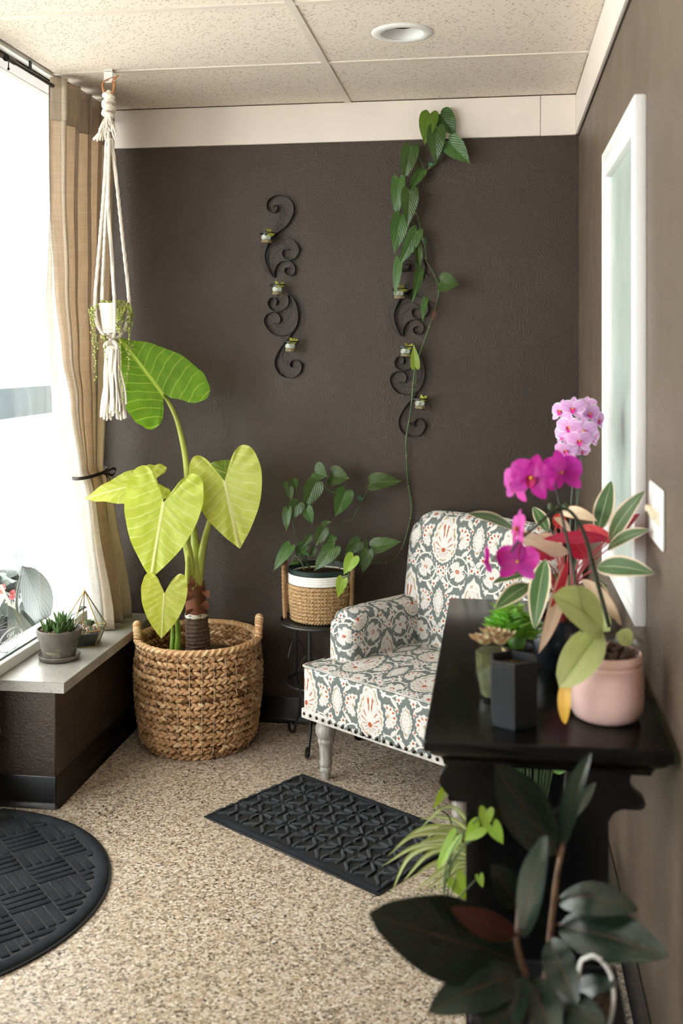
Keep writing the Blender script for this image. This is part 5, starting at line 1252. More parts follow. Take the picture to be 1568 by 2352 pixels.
def flower(proto, parent, p, facing, up=(0, 0, 1), scale=1.0, open_=1.0):
    core, pet, sep, lip, mp, ml, size, cache = proto
    if cache is None:
        cache = proto[7] = [mesh_of(core, 'flower', M_YELLOW, 1.0), mesh_of(pet, 'petal', mp, size), mesh_of(sep, 'sepal', mp, size), mesh_of(lip, 'lip', ml, size)]
    Z = Vector(facing).normalized(); Y = Vector(up); Y = (Y - Z * Y.dot(Z)).normalized(); X = Y.cross(Z); M4 = Matrix((X, Y, Z)).transposed().to_4x4()
    root = bpy.data.objects.new('flower', cache[0]); COL.objects.link(root); root.parent = parent
    root.matrix_local = ORG[parent.name].inverted() @ Matrix.Translation(Vector(p)) @ M4 @ Matrix.Scale(scale, 4)
    for nm, me, ang, z in (('petal', cache[1], 68, .0015), ('petal', cache[1], -68, .0015), ('sepal', cache[2], 0, 0), ('sepal', cache[2], 132, 0), ('sepal', cache[2], -132, 0), ('lip', cache[3], 0, .002)):
        o = bpy.data.objects.new(nm, me); COL.objects.link(o); o.parent = root; o.location = (0, 0, z * open_)
        o.rotation_euler = Euler((math.radians((1 - open_) * 55), 0, math.radians(ang)), 'XYZ')
    return root
z1 = lambda x, y: (1050 + x / 3.027, 880 + y / 3.027)
# magenta orchid in the pink pot
OC = Vector((.205, 2.003, TZ))
orc = thing('potted_orchid', 'magenta orchid with pale broad leaves in a pink glazed pot on the black table', 'potted plant', OC)
MB().lathe([(0, .001), (.052, .001), (.060, .006), (.0672, .020), (.0690, .040), (.0680, .070), (.0660, .098), (.0665, .101), (.0640, .104), (.0640, .107), (.0662, .110), (.0655, .119), (.0630, .124), (.0600, .122), (.060, .09), (0, .085)], OC, 56).build('pot', M_PINKPOT, orc)
MB().lathe([(.058, .088), (.0595, .126), (.0625, .138), (.066, .142), (.067, .146), (.0645, .145), (.060, .139), (.057, .126)], OC, 56).build('clear_liner', M_LINER, orc)
mb = MB(); bark(mb, OC, .048, TZ + .120, 40); mb.lathe([(0, .116), (.056, .113)], OC, 24); o = mb.build('bark_chips', M_BARK, orc); o['kind'] = 'stuff'
def oleaf(p_, t_, w_, m=M_ORLEAF, par=orc, name='leaf', **k):
    kw = dict(a=1.05, b=.55, fold=.22, bend=.06, nu=9, nv=14); kw.update(k)
    return blade(MB(), p_, t_, w_, **kw).build(name, m, par, smooth=180)
oleaf(at(1385, 1452, 1.985), at(1268, 1368, 1.90), .042, bend=.10, n=(.1, 0, .5), a=1.1)
oleaf(at(1380, 1446, 1.98), at(1284, 1580, 1.885), .034, bend=.16, n=(.3, 0, .5), a=1.2)
oleaf(at(1302, 1560, 1.90), at(1297, 1664, 1.890), .0125, M_ORYELL, bend=.08, n=(-.4, 0, 0), a=.8)
oleaf(at(1400, 1450, 2.01), at(1330, 1415, 2.07), .03, bend=.1, n=(0, 0, 1))
oleaf(at(1415, 1455, 1.99), at(1450, 1478, 1.985), .02, bend=.1, n=(0, 0, 1))
s1 = [at(1399, 1440, 1.99), at(1372, 1340, 1.985), at(1347, 1243, 1.975), at(1327, 1197, 1.965), at(1301, 1170, 1.95), at(1268, 1176, 1.93), at(1232, 1208, 1.90), at(1196, 1238, 1.88), at(1172, 1268, 1.87)]
stalk(MB(), s1, .0042, .0020, 8, 8).build('flower_stem', M_ORSTEM, orc)
s2 = [at(1338, 1452, 1.93), at(1326, 1370, 1.935), at(1313, 1290, 1.94), at(1296, 1212, 1.945), at(1284, 1150, 1.945), at(1272, 1105, 1.94), at(1255, 1090, 1.93)]
stalk(MB(), s2, .0034, .0018, 8, 8).build('flower_stem', M_ORSTEM, orc)
mb = MB()
for (x, y, Y) in ((1265, 1164, 1.945), (1299, 1164, 1.95), (1281, 1170, 1.945)): MB().ball(at(x, y, Y), (.006, .006, .008), 8, 6).build('bud', M_VINE, orc)
FM = flower_proto(M_MAGENTA, M_MAGLIP, .037)
flower(FM, orc, at(1221, 1098, 1.90), (-.15, -1, .12), (.25, 0, 1), 1.2)
flower(FM, orc, at(1186, 1112, 1.935), (-.9, -.65, .0), (.1, 0, 1), 1.08)
flower(FM, orc, at(1290, 1086, 1.955), (.5, .85, .15), (-.2, 0, 1), 1.22)
flower(FM, orc, at(1192, 1214, 1.885), (-.95, -.3, .15), (.2, .3, 1), .98)
flower(FM, orc, at(1188, 1290, 1.875), (.15, .9, -.2), (0, 0, 1), 1.12)
flower(FM, orc, at(1122, 1288, 1.865), (-.95, .10, -.1), (0, 0, 1), .92)
for a, b in (((1262, 1092, 1.935), (1221, 1098, 1.905)), ((1265, 1096, 1.938), (1190, 1112, 1.937)), ((1272, 1102, 1.94), (1290, 1086, 1.952)), ((1205, 1232, 1.885), (1194, 1216, 1.886)), ((1196, 1240, 1.88), (1189, 1285, 1.877)), ((1172, 1268, 1.87), (1130, 1288, 1.866))):
    stalk(MB(), [at(*a), (Vector(at(*a)) + Vector(at(*b))) / 2 + Vector((0, 0, .006)), at(*b)], .0015, .0012, 6, 5).build('flower_stalk', M_MAGLIP, orc)

# pale pink orchid farther back
PO = Vector((.206, 2.68, TZ))
por = thing('potted_orchid', 'pale pink orchid with a dense flower cluster at the back of the black table', 'potted plant', PO)
MB().lathe([(0, .001), (.040, .001), (.046, .01), (.052, .09), (.055, .095), (.052, .098), (.048, .09), (0, .085)], PO, 40).build('pot', M_PLASTIC, por)
MB().lathe([(0, .088), (.048, .086)], PO, 24).build('bark', M_BARK, por)
for (a, t, w) in (((1325, 1392, 2.68), (1255, 1330, 2.62), .035), ((1325, 1392, 2.68), (1395, 1345, 2.66), .033), ((1325, 1392, 2.68), (1300, 1320, 2.74), .03)):
    oleaf(at(*a), at(*t), w, M_POTHOS, por, n=(0, 0, 1.2), bend=.15)
for P in (((1312, 1395), (1310, 1200), (1318, 1080), (1322, 1000), (1340, 950), (1355, 940)), ((1322, 1395), (1322, 1210), (1334, 1080), (1336, 1010), (1326, 960), (1310, 950))):
    stalk(MB(), [at(x, y, 2.66) for x, y in P], .0032, .0018, 7, 8).build('flower_stem', M_ORSTEM, por)
MB().tube([at(1318, 1395, 2.665), at(1326, 1045, 2.665)], .0022, 6).build('support_stake', M_ORSTEM, por)
MB().ring(at(1323, 1115, 2.66), .0075, .0012, 14, 6).build('stem_clip', M_CLIP, por)
mb = MB().box(tuple(at(1331, 1340, 2.56) + Vector((-.006, 0, 0))), tuple(at(1331, 1284, 2.56) + Vector((.006, .0012, 0)))).build('plant_tag', M_PLASTIC, por)
FP = flower_proto(M_PALE, M_PALELIP, .035)
for (x, y, Y, f, s_) in ((1340, 990, 2.58, (-.05, -1, .05), 1.0), (1308, 982, 2.59, (-.35, -1, .05), 1.0), (1330, 1012, 2.575, (0, -1, -.1), .95), (1316, 940, 2.61, (-.3, -1, .35), .95), (1288, 945, 2.63, (-.8, -.8, .3), .9), (1352, 950, 2.63, (.5, -1, .1), .92),
    (1372, 965, 2.65, (.8, -.6, 0), .85), (1346, 930, 2.66, (-.2, -.8, .7), .8), (1300, 1034, 2.60, (-.3, -1, -.3), .85), (1292, 1000, 2.63, (-.8, -.6, -.1), .85), (1358, 1005, 2.63, (.8, -.8, -.1), .85), (1337, 1036, 2.62, (.1, -.7, -.6), .6)):
    flower(FP, por, at(x, y, Y), f, (0, 0, 1), s_)

# stromanthe with cream, green and red leaves
SP = Vector((.150, 2.300, TZ))
stp = thing('potted_plant', 'cream, green and red variegated prayer plant in a dark glazed pot on the black table', 'potted plant', SP)
MB().lathe([(0, .001), (.045, .001), (.058, .012), (.072, .05), (.074, .08), (.068, .108), (.070, .114), (.064, .115), (.062, .10), (0, .098)], SP, 44).build('pot', M_DARKPOT, stp)
MB().lathe([(0, .102), (.063, .10)], SP, 24).build('soil', M_SOIL, stp)
SB = SP + Vector((0, 0, .105))
ST = [((1182, 1217), (1075, 1181), 21, 2.22, 2.14, M_STROM, dict(n=(0, 0, 1.0))), ((1305, 1272), (1180, 1216), 25, 2.24, 2.215, M_STROM_C, dict(n=(0, 0, -.7), b=.6)), ((1395, 1236), (1246, 1238), 15, 2.23, 2.20, M_STROM_R, dict(n=(0, 0, .2), bend=.08)),
    ((1372, 1222), (1404, 1104), 23, 2.40, 2.42, M_STROM, dict(n=(-.4, 0, .1), roll=.3)), ((1400, 1243), (1482, 1126), 24, 2.26, 2.14, M_STROM, dict(n=(-.5, 0, .2))), ((1394, 1262), (1494, 1217), 20, 2.25, 2.12, M_STROM, dict(n=(0, 0, .5))),
    ((1370, 1303), (1504, 1318), 27, 2.16, 2.06, M_STROM, dict(n=(0, 0, .4), bend=.10)), ((1286, 1176), (1371, 1197), 17, 2.38, 2.34, M_STROM_C, dict(n=(0, 0, .6), bend=.15)), ((1258, 1222), (1224, 1164), 16, 2.36, 2.40, M_STROM, dict(n=(.2, 0, .3))),
    ((1216, 1342), (1136, 1400), 22, 2.16, 2.08, M_STROM, dict(n=(0, 0, .6), bend=.08)), ((1230, 1312), (1130, 1340), 15, 2.20, 2.12, M_STROM, dict(n=(0, 0, .8))), ((1252, 1284), (1228, 1446), 25, 2.17, 2.09, M_STROM, dict(n=(-.3, 0, .1), bend=.06)),
    ((1297, 1296), (1236, 1502), 19, 2.15, 2.06, M_STROM_C, dict(n=(.5, 0, .1), bend=.08)), ((1302, 1290), (1262, 1400), 11, 2.14, 2.085, M_STROM_R, dict(n=(.8, 0, 0))), ((1345, 1282), (1302, 1222), 24, 2.28, 2.24, M_STROM_R, dict(n=(0, 0, .2))),
    ((1275, 1212), (1292, 1180), 18, 2.40, 2.42, M_STROM_R, dict(n=(.3, 0, 0))), ((1337, 1330), (1428, 1440), 17, 2.16, 2.05, M_STROM_C, dict(n=(.3, 0, .3), bend=.1)), ((1210, 1258), (1275, 1284), 16, 2.22, 2.24, M_STROM_R, dict(n=(0, 0, .3))),
    ((1395, 1240), (1470, 1180), 17, 2.28, 2.20, M_STROM_R, dict(n=(-.8, 0, .1))), ((1310, 1220), (1270, 1190), 14, 2.34, 2.30, M_STROM_C, dict(n=(0, 0, .7))), ((1215, 1290), (1160, 1330), 15, 2.26, 2.22, M_STROM_R, dict(n=(0, 0, -.4))),
    ((1330, 1210), (1420, 1250), 17, 2.32, 2.26, M_STROM_R, dict(n=(0, 0, .4))), ((1290, 1250), (1215, 1240), 18, 2.30, 2.24, M_STROM_C, dict(n=(0, 0, .6), bend=.1)), ((1360, 1330), (1398, 1400), 16, 2.24, 2.19, M_STROM, dict(n=(.3, 0, .2)))]
for (a, t, w, Ya, Yt, m, k) in ST:
    A_, T_ = at(*a, Ya), at(*t, Yt); kw = dict(a=.85, b=.75, fold=.14, bend=.06, nu=9, nv=14); kw.update(k)
    blade(MB(), A_, T_, w * mpp(Ya, a[0]), **kw).build('leaf', m, stp, smooth=180)
    mid = SB.lerp(A_, .55) + Vector(((A_.x - SB.x) * -.15, 0, .02))
    stalk(MB(), [SB + Vector((random.uniform(-.02, .02), random.uniform(-.02, .02), 0)), mid, A_], .0026, .0016, 6, 6).build('leaf_stalk', M_STROMSTEM, stp)

# black faceted planter with nothing but its rim in view, glass vessel, fern
bpv = thing('planter_box', 'tall matt black faceted planter standing at the front of the black table', 'planter', (.033, 1.945, TZ))
def hexa(r, k=0): return [(.033 + r * math.cos(a + k), 1.945 + r * math.sin(a + k)) for a in [PI * 2 * i / 6 + math.radians(-118 + 30) for i in range(6)]]
mb = MB(); H = [(.043, TZ), (.0455, TZ + .004), (.0475, TZ + .120), (.0465, TZ + .1215), (.0415, TZ + .1215), (.041, TZ + .105)]; v = []
for r, z in H: v += [(x, y, z) for x, y in hexa(r)]
f = [(i * 6 + k, i * 6 + (k + 1) % 6, (i + 1) * 6 + (k + 1) % 6, (i + 1) * 6 + k) for i in range(len(H) - 1) for k in range(6)] + [tuple(range(5, -1, -1)), tuple((len(H) - 1) * 6 + k for k in range(6))]
mb.add(v, f).build('faceted_body', M_BLACKPOT, bpv, smooth=20)
MB().lathe([(0, .107), (.040, .1065)], (.033, 1.945, TZ), 6).build('soil', M_SOIL, bpv)
gv = thing('glass_bowl', 'clear glass bowl of pink and green succulent rosettes beside the black planter', 'planter', (.000, 2.075, TZ))
gc = (.000, 2.075, TZ)
MB().lathe([(0, .0), (.026, .001), (.030, .005), (.040, .06), (.0425, .118), (.041, .119), (.038, .062), (.028, .009), (0, .006)], gc, 8).build('glass', M_CLEAR, gv, smooth=20)
MB().lathe([(0, .007), (.027, .009), (.037, .06), (.038, .095), (0, .10)], gc, 8).build('moss_and_soil', simple('mossy_soil', (.09, .085, .03), .9, var=.6, scale=90), gv)
def rosette(par, c, n, L, w, mat, lift=.5, up=Vector((0, 0, 1)), nm='leaf', b=.6):
    for k in range(n):
        a = k * 2.39996; t = k / n; el = 1.25 - t * (1.25 - lift * .5); d_ = Vector((math.cos(a) * math.cos(el), math.sin(a) * math.cos(el), math.sin(el)))
        blade(MB(), c, Vector(c) + d_ * L * (.55 + .45 * t), w * (.6 + .4 * t), n=Vector((-d_.x, -d_.y, 1.3)), a=1.1, b=b, fold=.25, bend=-.08, towards=False, nu=5, nv=7).build(nm, mat, par, smooth=180)
for dx, dy, dz, L in ((-.022, -.012, .108, .026), (.008, -.022, .112, .024), (.020, .006, .116, .026), (-.010, .016, .118, .025), (-.034, .008, .110, .020), (.002, -.004, .122, .024)): rosette(gv, (gc[0] + dx, gc[1] + dy, gc[2] + dz), 11, L * 1.25, .0095, M_PINKSUCC, .9)
blade(MB(), (gc[0] + .012, gc[1] - .03, gc[2] + .112), at(1184, 1541, 1.99), .004, bend=.1).build('trailing_sprig', M_PINKSUCC, gv)
fe = thing('potted_plant', 'small bright green feathery fern in a black pot behind the black planter', 'potted plant', (.045, 2.190, TZ))
fc = Vector((.045, 2.190, TZ))
MB().lathe([(0, .001), (.026, .001), (.033, .07), (.035, .075), (.031, .076), (.029, .065), (0, .064)], fc, 28).build('pot', M_BLACKPOT, fe)
MB().lathe([(0, .066), (.030, .065)], fc, 16).build('soil', M_SOIL, fe)
for k in range(26):
    a = random.random() * 2 * PI; b0 = fc + Vector((.012 * math.cos(a), .012 * math.sin(a), .066)); rr = random.uniform(.015, .055); tip = fc + Vector((rr * math.cos(a) * 1.1, rr * math.sin(a) * .8, random.uniform(.085, .165)))
    c = spline([b0, b0.lerp(tip, .5) + Vector((0, 0, .018)), tip], 6); mb = MB().tube(c, .0010, 5)
    for i in range(4, len(c)):
        for q in range(3):
            b_ = a + q * 2.1 + i; o_ = Vector((math.cos(b_), math.sin(b_), .35)); blade(mb, c[i], c[i] + o_.normalized() * random.uniform(.020, .032), .0019, bend=-.08, nu=3, nv=5)
    mb.build('frond', M_FERN, fe, smooth=180)

# ------------------------------------------------------------------ lower shelf: spider plant and lime pothos
spc = Vector((.025, 2.30, SHZ))
spd = thing('potted_plant', 'striped spider plant arching out from the lower shelf of the console table', 'potted plant', spc)
MB().lathe([(0, .001), (.048, .001), (.062, .10), (.066, .104), (.060, .106), (.056, .09), (0, .088)], spc, 32).build('pot', M_BLACKPOT, spd)
MB().lathe([(0, .091), (.057, .09)], spc, 20).build('soil', M_SOIL, spd)
z3 = lambda x, y: (830 + x / 2.1247, 1680 + y / 2.1247)
SPB = spc + Vector((-.01, 0, .095))
SL = [((500, 420), (400, 375), (283, 480)), ((500, 470), (380, 420), (286, 432)), ((480, 500), (300, 480), (135, 600)), ((490, 520), (260, 510), (128, 610)), ((480, 570), (280, 560), (100, 660)), ((480, 560), (250, 600), (140, 800)), ((470, 590), (330, 600), (190, 750)), ((490, 520), (330, 530), (345, 500)),
    ((490, 640), (380, 690), (265, 780)), ((500, 660), (420, 700), (300, 785)), ((500, 680), (430, 720), (340, 790)), ((490, 620), (350, 650), (240, 720)), ((500, 500), (410, 470), (350, 495)), ((500, 640), (440, 690), (390, 790)), ((480, 545), (330, 540), (270, 560)), ((470, 520), (430, 560), (350, 690))]
for k, (p0_, p1_, p2_) in enumerate(SL):
    dY = random.uniform(-.03, .03)
    c = spline([SPB + Vector((random.uniform(-.012, .012), random.uniform(-.015, .015), 0)), at(*z3(*p0_), 2.25 + dY), at(*z3(*p1_), 2.19 + dY), at(*z3(*p2_), 2.14 + dY)], 7); n_ = len(c); mb = MB(); w = .0095 if k == 15 else random.uniform(.0055, .0085)
    def fn(i, j, c=c, n_=n_, w=w):
        q = min(n_ - 1, int(round(j * (n_ - 1)))); d_ = (c[min(n_ - 1, q + 1)] - c[max(0, q - 1)]).normalized(); vw = (EYEV - c[q]).normalized() + Vector((0, 0, .5)); sd = d_.cross(vw).normalized(); u = i * 2 - 1
        return c[q] + sd * u * w * (1 - j ** 3) + vw.normalized() * abs(u) * w * .4, (u, j)
    mb.grid(5, n_, fn).build('blade', M_SPIDER, spd, smooth=180)
lpc = Vector((.03, 2.10, SHZ))
lpo = thing('potted_plant', 'lime green pothos spilling over the lower shelf beside the table panel', 'potted plant', lpc)
MB().lathe([(0, .001), (.038, .001), (.048, .08), (.051, .083), (.046, .085), (.044, .07), (0, .068)], lpc, 30).build('pot', M_DARKPOT, lpo)
MB().lathe([(0, .072), (.045, .07)], lpc, 18).build('soil', M_SOIL, lpo)
LB = lpc + Vector((-.02, -.02, .075))
for (a, t, w, Y, k) in (((575, 465), (500, 530), 46, 1.86, dict(n=(0, 0, .5))), ((610, 385), (600, 480), 36, 1.865, {}), ((640, 460), (690, 550), 36, 1.86, {}), ((460, 720), (530, 830), 48, 1.90, dict(n=(-.3, 0, .4))), ((575, 705), (590, 760), 20, 1.88, {}), ((455, 520), (350, 680), 36, 2.06, dict(n=(-.3, 0, .4))),
    ((405, 285), (350, 385), 22, 2.2, dict(n=(.5, 0, .3)))):
    A_ = at(*z3(*a), Y); heart(MB(), A_, at(*z3(*t), Y - .015), w / 2.1247 * mpp(Y, 1050), outline=POTH, rings=5, sub=3, fold=.2, droop=.2, wave=.012, nw=5, **k).build('leaf', M_POTHOS_L, lpo, smooth=180)
    stalk(MB(), [LB + Vector((-.03, 0, 0)), Vector((-.088, 2.02, LB.z + .05)), Vector((-.090, max(1.90, A_.y + .03), LB.z * .4 + A_.z * .6)), Vector((min(A_.x, -.05) - .012, min(A_.y, 1.868) if A_.y < 1.9 else A_.y, A_.z * .85 + LB.z * .15)), A_], .0018, .0014, 6, 6).build('leaf_stalk', M_VINE, lpo)
hb = thing('potted_plant', 'green bushy plant on the lower shelf glimpsed through the end panel cutout', 'potted plant', (.09, 2.52, SHZ)); hbc = Vector((.09, 2.52, SHZ))
MB().lathe([(0, .001), (.05, .001), (.065, .12), (.068, .125), (.062, .127), (.058, .11), (0, .108)], hbc, 30).build('pot', M_DARKPOT, hb)
for k in range(26):
    a = random.random() * 2 * PI; b0 = hbc + Vector((.02 * math.cos(a), .02 * math.sin(a), .11)); t_ = hbc + Vector((random.uniform(.02, .085) * math.cos(a), random.uniform(.02, .11) * math.sin(a), random.uniform(.24, .42)))
    stalk(MB(), [b0, b0.lerp(t_, .6) + Vector((0, 0, .02)), t_], .002, .0012, 5, 4).build('stem', M_VINE, hb)
    blade(MB(), t_, t_ + Vector((math.cos(a) * .05, math.sin(a) * .05, .02)), .018, a=.8, bend=.1).build('leaf', M_FERN, hb, smooth=180)

# ------------------------------------------------------------------ rubber plant in the foreground
RC = Vector((.075, 1.585, 0))
rp = thing('rubber_plant', 'dark glossy rubber plant in a tall black planter in the foreground by the table', 'potted plant', RC)
mb = MB(); v = []
for h, z in ((.132, 0), (.130, .008), (.112, .500), (.110, .508), (.100, .508), (.098, .47)): v += [(RC.x + sx * h, RC.y + sy * h * .72, z) for sx, sy in ((-1, -1), (1, -1), (1, 1), (-1, 1))]
mb.add(v, [(i * 4 + k, i * 4 + (k + 1) % 4, (i + 1) * 4 + (k + 1) % 4, (i + 1) * 4 + k) for i in range(5) for k in range(4)] + [(3, 2, 1, 0), (20, 21, 22, 23)]).build('planter', M_BLACKPOT, rp, smooth=20)
mb = MB().box((RC.x - .098, RC.y - .07, .44), (RC.x + .098, RC.y + .07, .474)).build('soil', M_SOIL, rp)
RS = RC + Vector((0, 0, .47))
st1 = [RS + Vector((-.01, 0, 0)), at(1212, 2300, 1.58), at(1206, 2240, 1.58), at(1192, 2190, 1.58), at(1186, 2150, 1.58)]
st2 = [RS + Vector((.02, .01, 0)), at(1250, 2290, 1.60), at(1261, 2200, 1.61), at(1264, 2150, 1.62), at(1270, 2090, 1.62), at(1278, 2020, 1.62), at(1292, 1945, 1.62)]
stalk(MB(), st1, .0065, .0045, 9, 8).build('stem', M_RUBBERSTEM, rp); stalk(MB(), st2, .0065, .0042, 9, 8).build('stem', M_RUBBERSTEM, rp)
RL = [((1278, 1962), (1136, 1757), 62, 1.62, 1.57, M_RUBBER, dict(n=(.35, 0, .15), bend=-.03)), ((1294, 1944), (1358, 1728), 30, 1.62, 1.56, M_RUBBER, dict(n=(-.75, 0, .35), fold=.35)), ((1312, 1884), (1368, 1796), 14, 1.66, 1.70, M_RUBBER, dict(n=(-.5, 0, .2))),
    ((1198, 2152), (1257, 1919), 44, 1.56, 1.50, M_RUBBER, dict(n=(-.75, 0, .35), fold=.05)), ((1190, 2085), (1127, 1986), 36, 1.62, 1.60, M_RUBBER, dict(n=(.3, 0, .3))), ((1188, 2204), (846, 2098), 84, 1.58, 1.42, M_RUBBER, dict(n=(.1, 0, -.05), bend=.03, fold=.05)),
    ((1184, 2150), (1035, 2084), 30, 1.55, 1.47, M_RUBBER_R, dict(n=(0, 0, -.2))), ((1280, 2066), (1466, 2092), 42, 1.62, 1.56, M_RUBBER, dict(n=(0, 0, .9), bend=.14, fold=-.1)), ((1282, 2124), (1535, 2196), 58, 1.62, 1.50, M_RUBBER, dict(n=(-.1, 0, .55), bend=.04)),
    ((1263, 2156), (1326, 2308), 38, 1.60, 1.50, M_RUBBER, dict(n=(-.6, 0, .8), bend=.10)), ((1204, 2236), (982, 2326), 52, 1.56, 1.45, M_RUBBER, dict(n=(0, 0, .5), bend=.08)), ((1206, 2242), (1158, 2392), 38, 1.54, 1.46, M_RUBBER, dict(n=(-.6, 0, .5), bend=.06)),
    ((1212, 2246), (1280, 2400), 46, 1.55, 1.46, M_RUBBER, dict(n=(-.2, 0, .8), bend=.06, fold=.25)), ((1290, 2290), (1420, 2256), 26, 1.58, 1.52, M_RUBBER, dict(n=(0, 0, .6), bend=.05)), ((1250, 2300), (1390, 2352), 44, 1.54, 1.46, M_RUBBER, dict(n=(0, 0, .8))), ((1206, 2300), (1100, 2380), 36, 1.52, 1.44, M_RUBBER, dict(n=(0, 0, .6)))]
for (a, t, w, Ya, Yt, m, k) in RL:
    kw = dict(a=.95, b=.62, fold=.12, bend=.03, nu=11, nv=18, point=.3); kw.update(k); A_, T_ = at(*a, Ya), at(*t, Yt)
    blade(MB(), A_, T_, w * mpp(Ya, a[0]), **kw).build('leaf', m, rp, smooth=180)
    src = min(spline(st1, 6) + spline(st2, 6), key=lambda q: (q - A_).length + (0.03 if q.z > A_.z else 0)); stalk(MB(), [src, src.lerp(A_, .5) + Vector((0, 0, .004)), A_ + (T_ - A_) * .02], .0030, .0024, 7, 5).build('leaf_stalk', M_RUBBER_R, rp)
hoop = [RS + Vector((.040, -.02, 0)), at(1322, 2290, 1.54), at(1332, 2215, 1.53), at(1346, 2200, 1.53), at(1364, 2196, 1.53), at(1386, 2212, 1.53), at(1404, 2244, 1.53), at(1409, 2290, 1.53), at(1403, 2340, 1.535), RS + Vector((.085, -.03, 0))]
MB().tube(spline(hoop, 6), .0032, 8).build('white_hoop', M_CABLE, rp)
# ------------------------------------------------------------------ on the ledge: haworthia pot, terrarium
SZ = .409
hp0 = Vector((-1.482, 3.412, SZ))
haw = thing('potted_succulent', 'dark green haworthia in a stained grey clay pot and saucer on the window ledge', 'potted plant', hp0)
k0 = mpp(3.41, 125)
MB().lathe([(0, .002), (.060, .002), (.068, .006), (.0715, .016), (.069, .019), (.065, .012), (.058, .008), (0, .008)], hp0, 48).build('saucer', M_GREYPOT, haw)
MB().lathe([(0, .009), (.054, .009), (.0665, .074), (.0735, .076), (.0775, .104), (.0755, .107), (.071, .106), (.069, .094)], hp0, 52).build('pot', M_GREYPOT, haw)
MB().lathe([(0, .096), (.070, .094)], hp0, 32).build('soil', M_SOIL, haw)
mb = MB()
for k in range(420):
    a = random.random() * 2 * PI; q = math.sqrt(random.random()) * .068; r = random.uniform(.0020, .0036)
    mb.ball((hp0.x + q * math.cos(a), hp0.y + q * math.sin(a), SZ + .096 + random.uniform(0, .004)), (r, r * .8, r * .6), 5, 4, Euler((random.random() * 3, random.random() * 3, random.random() * 3)).to_matrix(), tint=random.random())
o = mb.build('gravel', M_GRAVEL, haw); o['kind'] = 'stuff'
def haworthia(c, n, L):
    for k in range(n):
        a = k * 2.39996; t = k / n; el = 1.35 - t * .95; d_ = Vector((math.cos(a) * math.cos(el), math.sin(a) * math.cos(el), math.sin(el))); ln = L * (.62 + .38 * t)
        mb = MB(); c0 = Vector(c); pts = [c0 + d_ * ln * s_ + Vector((0, 0, .012 * s_ * s_)) for s_ in lerps(0, 1, 7)]
        sd = d_.cross(Vector((0, 0, 1))).normalized(); up = sd.cross(d_); w0 = .0100; v = []; uv = []
        for i, p in enumerate(pts):
            s_ = i / 6; w = w0 * (1 - s_ ** 1.6) * (.8 + .5 * min(1, s_ * 3)) + .0003
            for (x, y, u_) in ((-1, .15, -1), (0, .35, 0), (1, .15, 1), (.75, -.35, .5), (0, -.75, 0), (-.75, -.35, -.5)): v.append(p + sd * x * w + up * y * w * .75); uv.append((u_, s_))
        f = [(i * 6 + j, i * 6 + (j + 1) % 6, (i + 1) * 6 + (j + 1) % 6, (i + 1) * 6 + j) for i in range(6) for j in range(6)]
        mb.add(v, f, uv).build('leaf', M_HAW, haw)
haworthia(hp0 + Vector((.004, .012, .096)), 18, .082); haworthia(hp0 + Vector((-.033, -.018, .094)), 12, .055); haworthia(hp0 + Vector((.012, -.030, .094)), 11, .050)
haworthia(hp0 + Vector((.038, -.002, .094)), 11, .052)

# geometric glass terrarium
apex = at(191, 1356, 3.60)
ter = thing('terrarium', 'pyramid glass terrarium with brass edges holding succulents on the window ledge', 'terrarium', (apex.x, 3.60, SZ))
tcx, tcy = apex.x + .005, 3.60
base = [Vector((tcx + r * math.cos(a), tcy + r * math.sin(a), SZ + .002)) for r, a in [(.058, math.radians(q)) for q in (-100, -28, 44, 116, 188)]]
belt = [Vector((tcx + .083 * math.cos(math.radians(q)), tcy + .083 * math.sin(math.radians(q)), SZ + z)) for q, z in ((-100, .060), (-28, .060), (44, .060), (116, .060), (188, .060))]
ap = Vector((tcx, tcy, apex.z))
def bar(a, b): MB().tube([a, b], .0021, 6).ball(a, .0026, 6, 4).build('brass_edge', M_BRASS, ter)
def pane(P, nm='glass_pane'): MB().add(P, [tuple(range(len(P)))]).build(nm, M_CLEAR, ter, smooth=0)
for i in range(5):
    j = (i + 1) % 5; bar(base[i], base[j]); bar(base[i], belt[i]); bar(belt[i], belt[j]); bar(belt[i], ap)
    pane([base[i], base[j], belt[j], belt[i]])
    if i != 0: pane([belt[i], belt[j], ap])
MB().ring(ap + Vector((0, 0, .004)), .004, .0012, 12, 6, nrm=(0, 1, 0)).build('hanging_ring', M_BRASS, ter)
fl = [b.lerp(ap * 1, 0) for b in base]; v = [b + Vector((0, 0, .002)) for b in base] + [base[i].lerp(belt[i], .80).lerp(Vector((tcx, tcy, SZ + .05)), .04) for i in range(5)]
MB().add(v, [(4, 3, 2, 1, 0), (5, 6, 7, 8, 9)] + [(i, (i + 1) % 5, 5 + (i + 1) % 5, 5 + i) for i in range(5)]).build('gravel_fill', simple('dark_gravel_fill', (.035, .035, .03), .8, var=.7, scale=70), ter, smooth=0)
mb = MB()
for k in range(150):
    a = random.random() * 2 * PI; q = math.sqrt(random.random()) * .056; r = random.uniform(.0025, .0045)
    mb.ball((tcx + q * math.cos(a), tcy + q * math.sin(a), SZ + .052 + random.uniform(-.002, .003)), (r, r * .8, r * .6), 5, 4, Euler((random.random() * 3, random.random() * 3, 0)).to_matrix(), tint=random.random())
o = mb.build('top_gravel', M_GRAVEL, ter); o['kind'] = 'stuff'
su = thing('succulent', 'grey green rosette succulent planted in the glass terrarium', 'succulent', (tcx + .028, tcy - .012, SZ + .056))
